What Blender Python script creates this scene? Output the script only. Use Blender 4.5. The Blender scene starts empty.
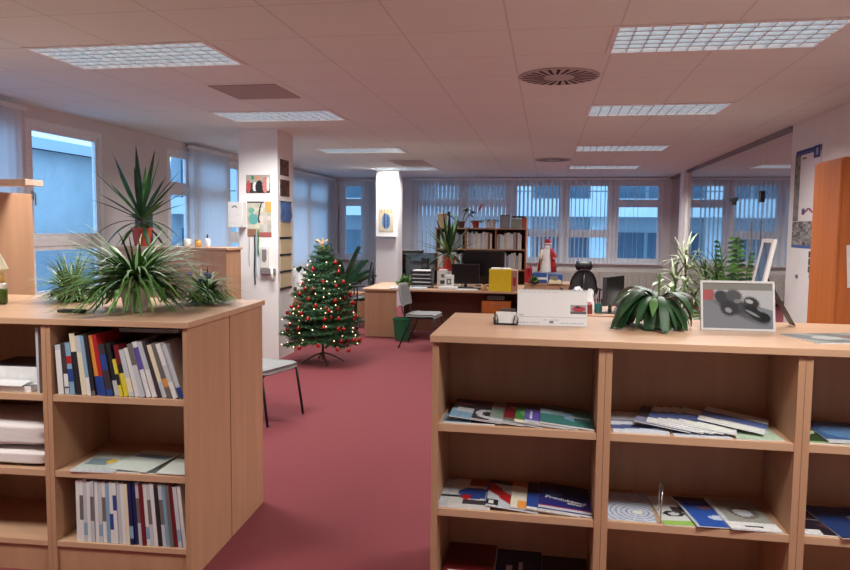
import bpy, bmesh, math, random
from mathutils import Vector, Matrix, Euler
R = math.radians
S = bpy.context.scene
COL = S.collection
rnd = random.Random(7)

# ------------------------------------------------------------------ camera, world, exposure
cam_d = bpy.data.cameras.new('camera'); cam = bpy.data.objects.new('camera', cam_d); COL.objects.link(cam)
cam_d.sensor_width = 36.0; cam_d.lens = 30.187; cam_d.clip_start = 0.05; cam_d.clip_end = 300
yaw, pitch, roll = 0.169498, 0.079907, 0.009861
f_ = Vector((-math.sin(yaw)*math.cos(pitch), math.cos(yaw)*math.cos(pitch), -math.sin(pitch)))
r0 = Vector((math.cos(yaw), math.sin(yaw), 0)); u0 = r0.cross(f_)
r_ = r0*math.cos(roll) + u0*math.sin(roll); u_ = -r0*math.sin(roll) + u0*math.cos(roll)
cam.matrix_world = Matrix(((r_.x, u_.x, -f_.x, 0), (r_.y, u_.y, -f_.y, 0), (r_.z, u_.z, -f_.z, 1.6), (0, 0, 0, 1)))
S.camera = cam
S.view_settings.view_transform = 'Standard'; S.view_settings.look = 'None'
S.view_settings.gamma = 1; S.view_settings.use_curve_mapping = False
S.view_settings.exposure = 0.92

def C(r, g, b):
    def l(c):
        c /= 255.0
        return c/12.92 if c <= .04045 else ((c+.055)/1.055)**2.4
    return (l(r), l(g), l(b))

w = bpy.data.worlds.new('world'); S.world = w; w.use_nodes = True
wn = w.node_tree.nodes; wl = w.node_tree.links; wn.clear()
wo = wn.new('ShaderNodeOutputWorld'); wb = wn.new('ShaderNodeBackground')
tc = wn.new('ShaderNodeTexCoord'); ns = wn.new('ShaderNodeTexNoise'); rp = wn.new('ShaderNodeValToRGB')
ns.inputs['Scale'].default_value = 3.0; ns.inputs['Detail'].default_value = 4
rp.color_ramp.elements[0].position = .35; rp.color_ramp.elements[0].color = (.20, .40, .68, 1)
rp.color_ramp.elements[1].position = .7; rp.color_ramp.elements[1].color = (.30, .52, .80, 1)
wl.new(tc.outputs['Generated'], ns.inputs['Vector']); wl.new(ns.outputs[0], rp.inputs[0])
wl.new(rp.outputs[0], wb.inputs[0]); wb.inputs[1].default_value = 2.15; wl.new(wb.outputs[0], wo.inputs[0])

LAMP_POWER = 29.0
CZ = 2.747
LIGHTS = [(-3.375, 4.26), (-3.375, 6.88), (-3.375, 10.18), (-3.375, 13.45), (0.385, 4.26), (0.385, 6.88), (0.385, 10.18), (0.385, 13.3),
          (-3.375, 1.4), (0.385, 1.4), (3.2, 12.98)]
for lx, ly in LIGHTS:
    a = bpy.data.lights.new('tube_light', 'AREA'); a.shape = 'RECTANGLE'; a.size = 1.1; a.size_y = .52
    a.energy = LAMP_POWER; a.color = (1.0, .975, .945); a.spread = R(150)
    o = bpy.data.objects.new('tube_light', a); COL.objects.link(o); o.location = (lx+.6, ly+.3, CZ-.012)

# ------------------------------------------------------------------ materials
MATS = {}
def mat(name, col, rough=.6, metal=0.0, noise=None, bump=None, spec=.5, emit=None, trans=0, coat=0):
    if name in MATS: return MATS[name]
    m = bpy.data.materials.new(name); m.use_nodes = True; n = m.node_tree.nodes; l = m.node_tree.links
    b = n['Principled BSDF']
    b.inputs['Roughness'].default_value = rough; b.inputs['Metallic'].default_value = metal
    b.inputs['Specular IOR Level'].default_value = spec
    b.inputs['Coat Weight'].default_value = coat
    b.inputs['Base Color'].default_value = (*col, 1)
    t = n.new('ShaderNodeTexCoord')
    if noise is None: noise = (30, .06, (1, 1, 1))
    sc, amt, st = noise
    mp = n.new('ShaderNodeMapping'); mp.inputs['Scale'].default_value = st
    nz = n.new('ShaderNodeTexNoise'); nz.inputs['Scale'].default_value = sc; nz.inputs['Detail'].default_value = 3
    l.new(t.outputs['Object'], mp.inputs[0]); l.new(mp.outputs[0], nz.inputs['Vector'])
    cr = n.new('ShaderNodeValToRGB')
    cr.color_ramp.elements[0].position = .3; cr.color_ramp.elements[1].position = .7
    cr.color_ramp.elements[0].color = (*[c*(1-amt) for c in col], 1); cr.color_ramp.elements[1].color = (*[min(1, c*(1+amt)) for c in col], 1)
    l.new(nz.outputs[0], cr.inputs[0]); l.new(cr.outputs[0], b.inputs['Base Color'])
    if bump:
        bp = n.new('ShaderNodeBump'); bp.inputs['Strength'].default_value = bump; bp.inputs['Distance'].default_value = .01
        l.new(nz.outputs[0], bp.inputs['Height']); l.new(bp.outputs[0], b.inputs['Normal'])
    if emit:
        b.inputs['Emission Color'].default_value = (*emit[0], 1); b.inputs['Emission Strength'].default_value = emit[1]
    MATS[name] = m; return m

def glass_mat(name, tint=(1, 1, 1), refl=.08):
    m = bpy.data.materials.new(name); m.use_nodes = True; n = m.node_tree.nodes; l = m.node_tree.links; n.clear()
    o = n.new('ShaderNodeOutputMaterial'); mx = n.new('ShaderNodeMixShader'); tr = n.new('ShaderNodeBsdfTransparent'); gl = n.new('ShaderNodeBsdfGlossy')
    fr = n.new('ShaderNodeFresnel'); fr.inputs['IOR'].default_value = 1.45
    gl.inputs['Roughness'].default_value = .03; tr.inputs[0].default_value = (*tint, 1)
    l.new(fr.outputs[0], mx.inputs[0]); l.new(tr.outputs[0], mx.inputs[1]); l.new(gl.outputs[0], mx.inputs[2]); l.new(mx.outputs[0], o.inputs[0])
    return m

def trans_mat(name, col, amt=.4):
    m = bpy.data.materials.new(name); m.use_nodes = True; n = m.node_tree.nodes; l = m.node_tree.links; n.clear()
    o = n.new('ShaderNodeOutputMaterial'); mx = n.new('ShaderNodeMixShader'); d = n.new('ShaderNodeBsdfDiffuse'); tr = n.new('ShaderNodeBsdfTranslucent')
    nz = n.new('ShaderNodeTexNoise'); nz.inputs['Scale'].default_value = 40; cr = n.new('ShaderNodeValToRGB')
    cr.color_ramp.elements[0].color = (*[c*.94 for c in col], 1); cr.color_ramp.elements[1].color = (*col, 1)
    l.new(nz.outputs[0], cr.inputs[0]); l.new(cr.outputs[0], d.inputs[0]); l.new(cr.outputs[0], tr.inputs[0])
    mx.inputs[0].default_value = amt
    l.new(d.outputs[0], mx.inputs[1]); l.new(tr.outputs[0], mx.inputs[2]); l.new(mx.outputs[0], o.inputs[0])
    return m

def print_mat(name, rough):
    m = bpy.data.materials.new(name); m.use_nodes = True; n = m.node_tree.nodes; l = m.node_tree.links
    b = n['Principled BSDF']; a = n.new('ShaderNodeVertexColor'); a.layer_name = 'Col'
    l.new(a.outputs[0], b.inputs['Base Color']); b.inputs['Roughness'].default_value = rough
    return m
PRINT = print_mat('printed_paper', .38); PRINTM = print_mat('printed_matte', .8)

BEECH = (.465, .262, .150)
M = dict(
    wood=mat('beech_veneer', BEECH, .42, noise=(14, .08, (1.2, 1.2, .09))),
    woodtop=mat('beech_top', (.54, .335, .205), .33, noise=(14, .07, (.09, 1.5, 1.5))),
    woodedge=mat('beech_edge', (.51, .305, .185), .4),
    orange=mat('orange_wood', (.46, .125, .020), .45, noise=(10, .12, (2, 2, .1))),
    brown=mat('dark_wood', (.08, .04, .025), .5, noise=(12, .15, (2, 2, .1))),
    white=mat('white_paint', (.85, .83, .81), .7, noise=(3, .01, (1, 1, 1))),
    wallc=mat('wall_paint', (.72, .68, .66), .8, noise=(5, .02, (1, 1, 1))),
    frame=mat('window_frame_white', (.83, .83, .83), .45),
    black=mat('black_plastic', (.012, .012, .014), .4),
    screen=mat('black_screen', (.006, .006, .008), .25),
    dark=mat('dark_grey_plastic', (.05, .05, .055), .5),
    greyf=mat('grey_fabric', (.27, .28, .28), .95, noise=(120, .2, (1, 1, 1)), bump=.3),
    mesh=mat('charcoal_mesh', (.045, .05, .05), .8, noise=(150, .3, (1, 1, 1))),
    chrome=mat('chrome', (.7, .7, .7), .2, 1.0),
    alu=mat('aluminium_blade', (.74, .84, .89), .35, 0.0),
    green=mat('leaf_green', (.075, .20, .035), .6, noise=(9, .45, (1, 1, 1))),
    greend=mat('leaf_dark_green', (.014, .06, .016), .5, noise=(9, .4, (1, 1, 1))),
    greenl=mat('leaf_light_green', (.13, .25, .055), .45, noise=(14, .5, (1, 1, 1))),
    vari=mat('leaf_variegated', (.30, .36, .22), .5, noise=(25, .6, (1, 1, 1))),
    needle=mat('fir_needles', (.016, .075, .022), .55, noise=(20, .4, (1, 1, 1))),
    trunk=mat('bark_brown', (.12, .07, .04), .9, noise=(30, .3, (1, 1, .2)), bump=.5),
    soil=mat('potting_soil', (.03, .018, .012), .95, noise=(60, .5, (1, 1, 1))),
    potw=mat('white_ceramic', (.74, .72, .69), .35),
    potr=mat('terracotta_red', (.42, .055, .025), .5),
    potb=mat('brown_pot', (.12, .06, .04), .5),
    redb=mat('red_bauble', (.36, .012, .012), .12, .35),
    bulb=mat('warm_bulb', (1, .85, .6), .3, emit=((1, .72, .42), 2.2)),
    gold=mat('gold_cloth', (.62, .38, .13), .45),
    yellow=mat('yellow_card', (.80, .60, .015), .5),
    bing=mat('green_plastic', (.012, .13, .055), .35),
    red=mat('red_cloth', (.42, .015, .025), .85),
    blue=mat('blue_card', (.03, .09, .30), .5),
    paper=mat('white_paper', (.76, .76, .75), .75),
    cream=mat('cream_paper', (.66, .54, .33), .7),
    blanket=mat('white_blanket', (.72, .66, .63), .95, noise=(160, .04, (1, 1, 1)), bump=.25),
    skin=mat('doll_skin', (.62, .36, .25), .6),
    steel=mat('brushed_steel', (.6, .6, .58), .3, 1.0),
    bluec=mat('blue_cloth', (.07, .16, .42), .9, noise=(30, .4, (1, 1, 1))),
    railc=mat('grey_rail', (.22, .20, .20), .5),
    radi=mat('radiator_enamel', (.68, .66, .60), .5),
    tilep=mat('ceiling_panel_grey', (.42, .36, .33), .8),
    ventm=mat('vent_metal', (.48, .44, .42), .5),
    bkn=mat('vent_dark', (.012, .01, .01), .8),
    grnj=mat('green_glass_jar', (.06, .10, .015), .15),
)
M['glass'] = glass_mat('window_glass', (.86, .93, .97))
M['pglass'] = glass_mat('partition_glass', (.86, .90, .89))
M['tankglass'] = glass_mat('tank_glass', (.72, .76, .76))
M['blind'] = trans_mat('blind_fabric', (.80, .80, .80), .5)
PANEL = mat('lamp_panel', (.9, .9, .9), .6, emit=((.88, .96, 1.0), .45))

# carpet
cm = mat('red_carpet', (.190, .033, .040), .95, noise=(260, .28, (1, 1, 1)), bump=.4)
# ceiling: mineral tiles, 0.625 m grid
ce = bpy.data.materials.new('ceiling_tiles'); ce.use_nodes = True; n = ce.node_tree.nodes; l = ce.node_tree.links; b = n['Principled BSDF']
b.inputs['Roughness'].default_value = .9
tcn = n.new('ShaderNodeTexCoord'); sx = n.new('ShaderNodeSeparateXYZ'); l.new(tcn.outputs['Object'], sx.inputs[0])
def seam(axis, off, width):
    a = n.new('ShaderNodeMath'); a.operation = 'ADD'; a.inputs[1].default_value = off; l.new(sx.outputs[axis], a.inputs[0])
    d = n.new('ShaderNodeMath'); d.operation = 'DIVIDE'; d.inputs[1].default_value = .6258; l.new(a.outputs[0], d.inputs[0])
    f = n.new('ShaderNodeMath'); f.operation = 'FRACT'; l.new(d.outputs[0], f.inputs[0])
    c = n.new('ShaderNodeMath'); c.operation = 'LESS_THAN'; c.inputs[1].default_value = width; l.new(f.outputs[0], c.inputs[0]); return c
s1 = seam(0, 50*.6258-.372, .02); s2 = seam(1, 50*.6258-4.245, .016)
mxm = n.new('ShaderNodeMath'); mxm.operation = 'MAXIMUM'; l.new(s1.outputs[0], mxm.inputs[0]); l.new(s2.outputs[0], mxm.inputs[1])
nz = n.new('ShaderNodeTexNoise'); nz.inputs['Scale'].default_value = 2.2; l.new(tcn.outputs['Object'], nz.inputs['Vector'])
cr = n.new('ShaderNodeValToRGB'); cr.color_ramp.elements[0].color = (.77, .83, .80, 1); cr.color_ramp.elements[1].color = (.81, .87, .84, 1); l.new(nz.outputs[0], cr.inputs[0])
mx = n.new('ShaderNodeMix'); mx.data_type = 'RGBA'; l.new(mxm.outputs[0], mx.inputs[0]); l.new(cr.outputs[0], mx.inputs[6]); mx.inputs[7].default_value = (.66, .69, .67, 1)
l.new(mx.outputs[2], b.inputs['Base Color'])
M['ceil'] = ce; M['carpet'] = cm

# ------------------------------------------------------------------ mesh builder
class MB:
    def __init__(s): s.v = []; s.f = []; s.m = []; s.c = []; s.X = Matrix.Identity(4)
    def add(s, vs, fs, mi=0, col=(1, 1, 1)):
        k = len(s.v); s.v += [s.X @ Vector(v) for v in vs]
        for f in fs: s.f.append([i+k for i in f]); s.m.append(mi); s.c.append(col)
        return s
    def box(s, a, b, mi=0, col=(1, 1, 1)):
        x0, y0, z0 = a; x1, y1, z1 = b
        s.add([(x0,y0,z0),(x1,y0,z0),(x1,y1,z0),(x0,y1,z0),(x0,y0,z1),(x1,y0,z1),(x1,y1,z1),(x0,y1,z1)],
              [(0,3,2,1),(4,5,6,7),(0,1,5,4),(1,2,6,5),(2,3,7,6),(3,0,4,7)], mi, col)
        return s
    def obox(s, c, d, rot, mi=0, col=(1, 1, 1)):
        X = s.X; s.X = X @ Matrix.Translation(c) @ Euler(rot).to_matrix().to_4x4()
        s.box([-q/2 for q in d], [q/2 for q in d], mi, col); s.X = X; return s
    def tube(s, pts, rad, n=8, mi=0, col=(1, 1, 1), cap=True, ell=1):
        pts = [Vector(p) for p in pts]; rs = rad if isinstance(rad, (list, tuple)) else [rad]*len(pts)
        vs = []; prev = None
        for i, p in enumerate(pts):
            t = (pts[min(i+1, len(pts)-1)]-pts[max(i-1, 0)]).normalized()
            if prev is None:
                a = Vector((0, 0, 1)) if abs(t.z) < .9 else Vector((1, 0, 0)); u = t.cross(a).normalized()
            else: u = (prev - t*prev.dot(t)).normalized()
            prev = u; v = t.cross(u)
            for k in range(n):
                an = 2*math.pi*k/n; vs.append(p + u*math.cos(an)*rs[i] + v*math.sin(an)*rs[i]*ell)
        fs = [(i*n+k, i*n+(k+1) % n, (i+1)*n+(k+1) % n, (i+1)*n+k) for i in range(len(pts)-1) for k in range(n)]
        if cap: fs += [tuple(range(n))[::-1], tuple((len(pts)-1)*n+k for k in range(n))]
        s.add(vs, fs, mi, col); return s
    def lathe(s, prof, c=(0, 0, 0), n=20, mi=0, col=(1, 1, 1), sx=1, sy=1):
        vs = [(c[0]+r*math.cos(2*math.pi*k/n)*sx, c[1]+r*math.sin(2*math.pi*k/n)*sy, c[2]+z) for r, z in prof for k in range(n)]
        fs = [(i*n+k, i*n+(k+1) % n, (i+1)*n+(k+1) % n, (i+1)*n+k) for i in range(len(prof)-1) for k in range(n)]
        if prof[0][0] > 1e-5: fs.append(tuple(range(n))[::-1])
        if prof[-1][0] > 1e-5: fs.append(tuple((len(prof)-1)*n+k for k in range(n)))
        s.add(vs, fs, mi, col); return s
    def ball(s, c, r, n=10, mi=0, col=(1, 1, 1), sz=1):
        m_ = max(5, n//2); prof = [(max(r*math.sin(math.pi*i/m_), 1e-6), -r*math.cos(math.pi*i/m_)*sz) for i in range(m_+1)]
        return s.lathe(prof, c, n, mi, col)
    def leaf(s, pts, widths, side, fold=.25, mi=0, col=(1, 1, 1)):
        # curved V-folded blade along pts
        pts = [Vector(p) for p in pts]; vs = []
        for i, p in enumerate(pts):
            t = (pts[min(i+1, len(pts)-1)]-pts[max(i-1, 0)]).normalized()
            sd = Vector(side); sd = (sd - t*sd.dot(t))
            if sd.length < 1e-4: sd = t.orthogonal()
            sd.normalize(); up = sd.cross(t); w_ = widths[i]/2
            vs += [p - sd*w_ + up*fold*w_, p, p + sd*w_ + up*fold*w_]
        fs = []
        for i in range(len(pts)-1):
            a = i*3; fs += [(a, a+1, a+4, a+3), (a+1, a+2, a+5, a+4)]
        s.add(vs, fs, mi, col); return s
    def build(s, name, mats, parent=None, smooth=False, bevel=0):
        if not isinstance(mats, (list, tuple)): mats = [mats]
        me = bpy.data.meshes.new(name); me.from_pydata([tuple(v) for v in s.v], [], s.f)
        for m_ in mats: me.materials.append(m_)
        me.polygons.foreach_set('material_index', s.m)
        if any(c != (1, 1, 1) for c in s.c) or mats[0] in (PRINT, PRINTM) or mats[-1] in (PRINT, PRINTM):
            ca = me.color_attributes.new('Col', 'FLOAT_COLOR', 'CORNER'); buf = []
            for f, c in zip(s.f, s.c): buf += [c[0], c[1], c[2], 1.0]*len(f)
            ca.data.foreach_set('color', buf)
        if smooth: me.polygons.foreach_set('use_smooth', [True]*len(me.polygons))
        me.update()
        o = bpy.data.objects.new(name, me); COL.objects.link(o)
        if parent: o.parent = parent
        if bevel:
            bv = o.modifiers.new('bevel', 'BEVEL'); bv.width = bevel; bv.segments = 2; bv.limit_method = 'ANGLE'
        return o

def tag(o, label, cat, group=None, kind=None):
    o['label'] = label; o['category'] = cat
    if group: o['group'] = group
    if kind: o['kind'] = kind
    return o
def thing(name, label, cat, loc=(0, 0, 0), rz=0, group=None, rot=None):
    o = bpy.data.objects.new(name, None); COL.objects.link(o); o.location = loc
    o.rotation_euler = rot if rot else (0, 0, rz); o.empty_display_size = .1
    return tag(o, label, cat, group)
def struct(name, mb, m, parent=None, **k):
    o = mb.build(name, m, parent, **k)
    if not parent: o['kind'] = 'structure'
    return o
def ordn(i): return ['first', 'second', 'third', 'fourth', 'fifth', 'sixth', 'seventh', 'eighth', 'ninth', 'tenth', 'eleventh', 'twelfth', 'thirteenth', 'fourteenth', 'fifteenth', 'sixteenth', 'seventeenth', 'eighteenth', 'nineteenth', 'twentieth', 'twenty-first', 'twenty-second', 'twenty-third', 'twenty-fourth', 'twenty-fifth', 'twenty-sixth', 'twenty-seventh', 'twenty-eighth'][i]
def picture_faces(mb, fn, w_, h_, nu, nv, mi=0, z=0, z1=None):
    # printed surface in the local xy plane (u to +x, v to +y)
    vs = [(w_*i/nu, h_*j/nv, z if z1 is None else z + z1(i/nu, j/nv)) for j in range(nv+1) for i in range(nu+1)]
    k = len(mb.v); mb.v += [mb.X @ Vector(v) for v in vs]
    for j in range(nv):
        for i in range(nu):
            a = k + j*(nu+1)+i; mb.f.append([a, a+1, a+nu+2, a+nu+1]); mb.m.append(mi); mb.c.append(fn((i+.5)/nu, (j+.5)/nv))
def rects(base, lst, speck=0, seed=1):
    rr = random.Random(seed)
    def fn(u, v):
        c = base
        for q in lst:
            if q[0] == 'e':
                _, cu, cv, ru, rv, col = q
                if ((u-cu)/ru)**2+((v-cv)/rv)**2 < 1: c = col
            elif q[0] == 's':      # slanted band
                _, a, b_, k_, col, u_lo, u_hi = q
                if a < v - k_*u < b_ and u_lo < u < u_hi: c = col
            else:
                x0, y0, x1, y1, col = q
                if x0 <= u <= x1 and y0 <= v <= y1: c = col
        if speck: f = 1+rr.uniform(-speck, speck); c = tuple(min(1, x*f) for x in c)
        return c
    return fn

# ------------------------------------------------------------------ room shell
XL, XR, YB, YF = -4.97, 2.6, 16.2, -1.6
XG = 7.2                                   # far side of the glazed office
mb = MB(); mb.box((XL-.3, YF, -.1), (XG, YB+.3, 0)); struct('floor', mb, M['carpet'])
mb = MB(); mb.box((XL-.3, YF, CZ+.06), (XG, YB+.3, CZ+.2))
# ceiling sheet with openings for the recessed luminaires
def ceiling_sheet():
    xs = sorted(set([XL-.3, XG] + [v for lx, ly in LIGHTS for v in (lx-.025, lx+1.225)]))
    ys = sorted(set([YF, YB+.3] + [v for lx, ly in LIGHTS for v in (ly-.01, ly+.61)]))
    for i in range(len(xs)-1):
        for j in range(len(ys)-1):
            cx, cy = (xs[i]+xs[i+1])/2, (ys[j]+ys[j+1])/2
            if any(lx-.025 < cx < lx+1.225 and ly-.01 < cy < ly+.61 for lx, ly in LIGHTS): continue
            mb.add([(xs[i], ys[j], CZ), (xs[i+1], ys[j], CZ), (xs[i+1], ys[j+1], CZ), (xs[i], ys[j+1], CZ)], [(0, 3, 2, 1)])
ceiling_sheet(); struct('ceiling', mb, M['ceil'])

# left wall with window openings (y0,y1,z0,z1)
LWIN = [(3.9, 6.05, .85, 2.6), (6.19, 7.39, .82, 2.62), (8.78, 10.45, .82, 2.62), (10.6, 12.2, .82, 2.62), (12.9, 15.5, .82, 2.62)]
mb = MB(); y = YF
for (a, b_, z0, z1) in LWIN:
    mb.box((XL-.13, y, 0), (XL, a, CZ)); mb.box((XL-.13, a, 0), (XL, b_, z0)); mb.box((XL-.13, a, z1), (XL, b_, CZ)); y = b_
mb.box((XL-.13, y, 0), (XL, YB+.3, CZ)); struct('wall_left', mb, M['wallc'])
BWIN = [(-4.95, -4.2, .87, 2.66), (-3.02, -.84, .87, 2.66), (-.8, .33, .87, 2.66), (.36, 1.38, .87, 2.66), (1.42, 2.45, .87, 2.66), (3.0, 4.2, .6, 2.6), (4.4, 6.6, .6, 2.6)]
mb = MB(); x = XL
for (a, b_, z0, z1) in BWIN:
    mb.box((x, YB, 0), (a, YB+.3, CZ)); mb.box((a, YB, 0), (b_, YB+.3, z0)); mb.box((a, YB, z1), (b_, YB+.3, CZ)); x = b_
mb.box((x, YB, 0), (XG, YB+.3, CZ)); struct('wall_back', mb, M['wallc'])
mb = MB(); mb.box((XR, YF, 0), (XR+.12, 8.42, CZ)); struct('wall_right', mb, M['wallc'])
mb = MB(); mb.box((XG, 8.3, 0), (XG+.1, YB, CZ)); mb.box((XR+.12, 8.3, 0), (XG, 8.42, CZ)); struct('wall_office', mb, M['wallc'])
mb = MB(); mb.box((XL, YF-.1, 0), (XR, YF, CZ)); struct('wall_front', mb, M['wallc'])
mb = MB(); mb.box((-3.66, 8.1, 0), (-3.17, 8.62, CZ)); p1 = struct('wall_pillar', mb, M['white'])
mb = MB(); mb.box((-3.42, 14.05, 0), (-2.97, 14.5, CZ)); p2 = struct('wall_pillar', mb, M['white'])
mb = MB(); mb.box((XR-.06, 14.35, 0), (XR+.12, 14.75, CZ)); struct('wall_post', mb, M['white'])

NW = [0]
def window(axis, a, b_, z0, z1, mull=(), trans=(), fw=.06, d=.07):
    """axis 'x': in wall_left (a,b are y). axis 'y': in wall_back (a,b are x)."""
    NW[0] += 1
    root = bpy.data.objects.new('window_%d' % NW[0], None); COL.objects.link(root); root['kind'] = 'structure'
    root.location = (XL, a, z0) if axis == 'x' else (a, YB, z0)
    W, H = b_-a, z1-z0
    def P(u, v, dd):                       # u along wall, v up, dd outwards
        return (-dd, u, v) if axis == 'x' else (u, dd, v)
    def bx(m_, u0_, v0_, u1_, v1_, d0, d1):
        p, q = P(u0_, v0_, d0), P(u1_, v1_, d1)
        m_.box([min(i, j) for i, j in zip(p, q)], [max(i, j) for i, j in zip(p, q)])
    f = MB()
    for r_4 in ((0, 0, W, fw), (0, H-fw, W, H), (0, fw, fw, H-fw), (W-fw, fw, W, H-fw)): bx(f, *r_4, .0, d)
    for m_ in mull: bx(f, m_-.05, fw, m_+.05, H-fw, .0, d)
    f.build('window_frame', M['frame'], root)
    us = [fw]+[k for m_ in mull for k in (m_-.05, m_+.05)]+[W-fw]
    sash = MB(); pane = MB()
    tm = MB()
    for i in range(0, len(us), 2):
        vs = [fw]+[k for t in trans for k in (t-.04, t+.04)]+[H-fw]
        for t in trans: bx(tm, us[i], t-.04, us[i+1], t+.04, .0, d)
        for j in range(0, len(vs), 2):
            A, B, c_, D = us[i], vs[j], us[i+1], vs[j+1]; k = .045
            for r_4 in ((A, B, c_, B+k), (A, D-k, c_, D), (A, B+k, A+k, D-k), (c_-k, B+k, c_, D-k)): bx(sash, *r_4, .015, .06)
            q = [P(A+k, B+k, .04), P(c_-k, B+k, .04), P(c_-k, D-k, .04), P(A+k, D-k, .04)]
            pane.add(q, [(0, 1, 2, 3)])
    if trans: tm.build('transom', M['frame'], root)
    sash.build('sash', M['frame'], root); pane.build('pane', M['glass'], root)
    sl = MB(); bx(sl, -.02, -.03, W+.02, 0, -.10, .0); sl.build('window_sill', M['frame'], root)
    return root
window('x', *LWIN[0]); window('x', *LWIN[1], trans=(.60,)); window('x', *LWIN[2], mull=(.62,), trans=(1.28,)); window('x', *LWIN[3], mull=(.5,), trans=(.6,)); window('x', *LWIN[4], mull=(1.3,), trans=(1.3,))
window('y', *BWIN[0], mull=(.18,), trans=(1.31,)); window('y', *BWIN[1], mull=(1.09,), trans=(1.31,)); window('y', *BWIN[2], trans=(.64,)); window('y', *BWIN[3], trans=(.64,)); window('y', *BWIN[4], trans=(1.31,))
window('y', *BWIN[5], mull=(.6,)); window('y', *BWIN[6], mull=(1.1,))
# handle of the near left window
mb = MB(); mb.box((0, 0, 0), (.02, .025, .08)); mb.tube([(.02, .012, .06), (.045, .012, .06), (.045, .012, -.06)], .008, 6)
h = mb.build('window_handle', M['steel'], bpy.data.objects['window_2']); h.location = (0.001, .04, 1.02)

# trims
mb = MB(); mb.box((XR-.012, YF, 0), (XR, 8.42, .07)); struct('baseboard_right', mb, M['brown'])
mb = MB(); mb.box((XL, YF, 0), (XL+.012, YB, .07)); struct('baseboard_left', mb, M['brown'])
mb = MB(); mb.box((XL, YB-.012, 0), (XR, YB, .07)); struct('baseboard_back', mb, M['brown'])

# glazed partition
g = thing('glass_partition', 'tall frameless glass partition with dark top rail closing off the office on the right', 'partition', (XR, 8.42, 0))
mb = MB(); mb.box((-.02, 0, CZ-.05), (.05, 7.75, CZ-.001)); mb.box((-.02, 0, 0), (.05, 7.75, .05)); mb.build('rail', M['railc'], g)
for k, (a, b_) in enumerate(((.01, 1.07), (1.08, 2.40), (2.41, 4.1), (4.11, 5.9), (6.36, 7.75))):
    mb = MB(); mb.add([(.01, a, .05), (.01, b_, .05), (.01, b_, CZ-.05), (.01, a, CZ-.05)], [(0, 1, 2, 3)]); mb.build('glass_panel', M['pglass'], g)
mb = MB(); mb.box((-.015, 2.28, 2.02), (.035, 2.55, 2.07)); mb.box((-.015, 2.38, 1.97), (.035, 2.44, 2.07)); mb.build('patch_fitting', M['dark'], g)
mb = MB(); mb.box((-.015, 1.03, 1.96), (.035, 1.12, 2.10)); mb.build('patch_fitting', M['dark'], g)
mb = MB(); mb.box((-.015, 6.36, 1.82), (.035, 6.46, 1.92)); mb.build('patch_fitting', M['dark'], g)
mb = MB(); mb.tube([(-.05, 1.25, .9), (-.05, 1.25, 1.75)], .012, 8); mb.build('door_handle', M['steel'], g)

# ------------------------------------------------------------------ ceiling fittings
def ceiling_light(x, y, label):
    t = thing('ceiling_light', label, 'ceiling light', (x-.025, y-.01, CZ), 0, 'recessed louvre ceiling lights'); t.scale = (1.0417, 1.033, 1)
    f = MB()
    for a, b_ in (((-.015, -.015, -.008), (1.215, .015, .05)), ((-.015, .585, -.008), (1.215, .615, .05)), ((-.015, .015, -.008), (.015, .585, .05)), ((1.185, .015, -.008), (1.215, .585, .05))): f.box(a, b_)
    f.build('frame', M['frame'], t)
    d = MB(); d.add([(.015, .015, .05), (1.185, .015, .05), (1.185, .585, .05), (.015, .585, .05)], [(0, 3, 2, 1)]); d.build('diffuser', PANEL, t)
    lv = MB()
    for k in range(1, 13): q = .015+1.17*k/13; lv.box((q-.004, .015, -.004), (q+.004, .585, .030))
    for k in range(1, 6): q = .015+.57*k/6; lv.box((.015, q-.010, -.004), (1.185, q+.010, .034))
    lv.build('louvre', M['alu'], t)
names = ['left row, nearest', 'left row, second', 'left row, third', 'left row, farthest', 'right row, nearest', 'right row, second', 'right row, third', 'right row, farthest']
LBL = ['large louvred ceiling light at the upper left of the picture, nearest of the left row',
       'louvred ceiling light just in front of the first white pillar, second of the left row',
       'louvred ceiling light between the two white pillars, third of the left row',
       'small-looking louvred ceiling light by the far white pillar, farthest of the left row',
       'large louvred ceiling light at the upper right of the picture, nearest of the right row',
       'louvred ceiling light second from the front in the right row, behind the round air vent',
       'louvred ceiling light third from the front in the right row',
       'thin louvred ceiling light farthest in the right row, near the back windows',
       'louvred ceiling light of the left row above the camera', 'louvred ceiling light of the right row above the camera',
       'louvred ceiling light inside the glazed office, seen through the glass']
for (lx, ly), lb in zip(LIGHTS, LBL): ceiling_light(lx, ly, lb)

def swirl_vent(x, y, label):
    t = thing('ceiling_vent', label, 'air vent', (x, y, CZ), 0, 'round swirl air vents')
    mb = MB(); mb.lathe([(.30, -.001), (.30, -.008), (.285, -.012), (.001, -.012)], n=40)
    mb.build('face_plate', M['ventm'], t)
    sl = MB()
    for k in range(24):
        a = 2*math.pi*k/24; u = Vector((math.cos(a), math.sin(a), 0)); tg = Vector((-u.y, u.x, 0))
        p = u*.115 + tg*.015; q = u*.27 + tg*.07; wv = .0145
        nrm = (q-p).normalized().cross(Vector((0, 0, 1)))
        sl.add([p-nrm*wv*.6, q-nrm*wv, q+nrm*wv, p+nrm*wv*.6], [(0, 1, 2, 3)])
    for i in range(len(sl.v)): sl.v[i].z = -.0128
    sl.build('slots', M['bkn'], t)
swirl_vent(.055, 5.55, 'round swirl air vent with dark radial slots in the ceiling, the nearer one')
swirl_vent(.055, 12.08, 'round swirl air vent far back in the ceiling near the windows, the smaller-looking one')
mb = MB(); mb.box((-2.78, 5.57, CZ-.006), (-2.20, 6.18, CZ-.001)); tag(mb.build('ceiling_panel', M['tilep']), 'grey-brown square ceiling access panel between the two nearest left lights', 'ceiling panel')
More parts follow.
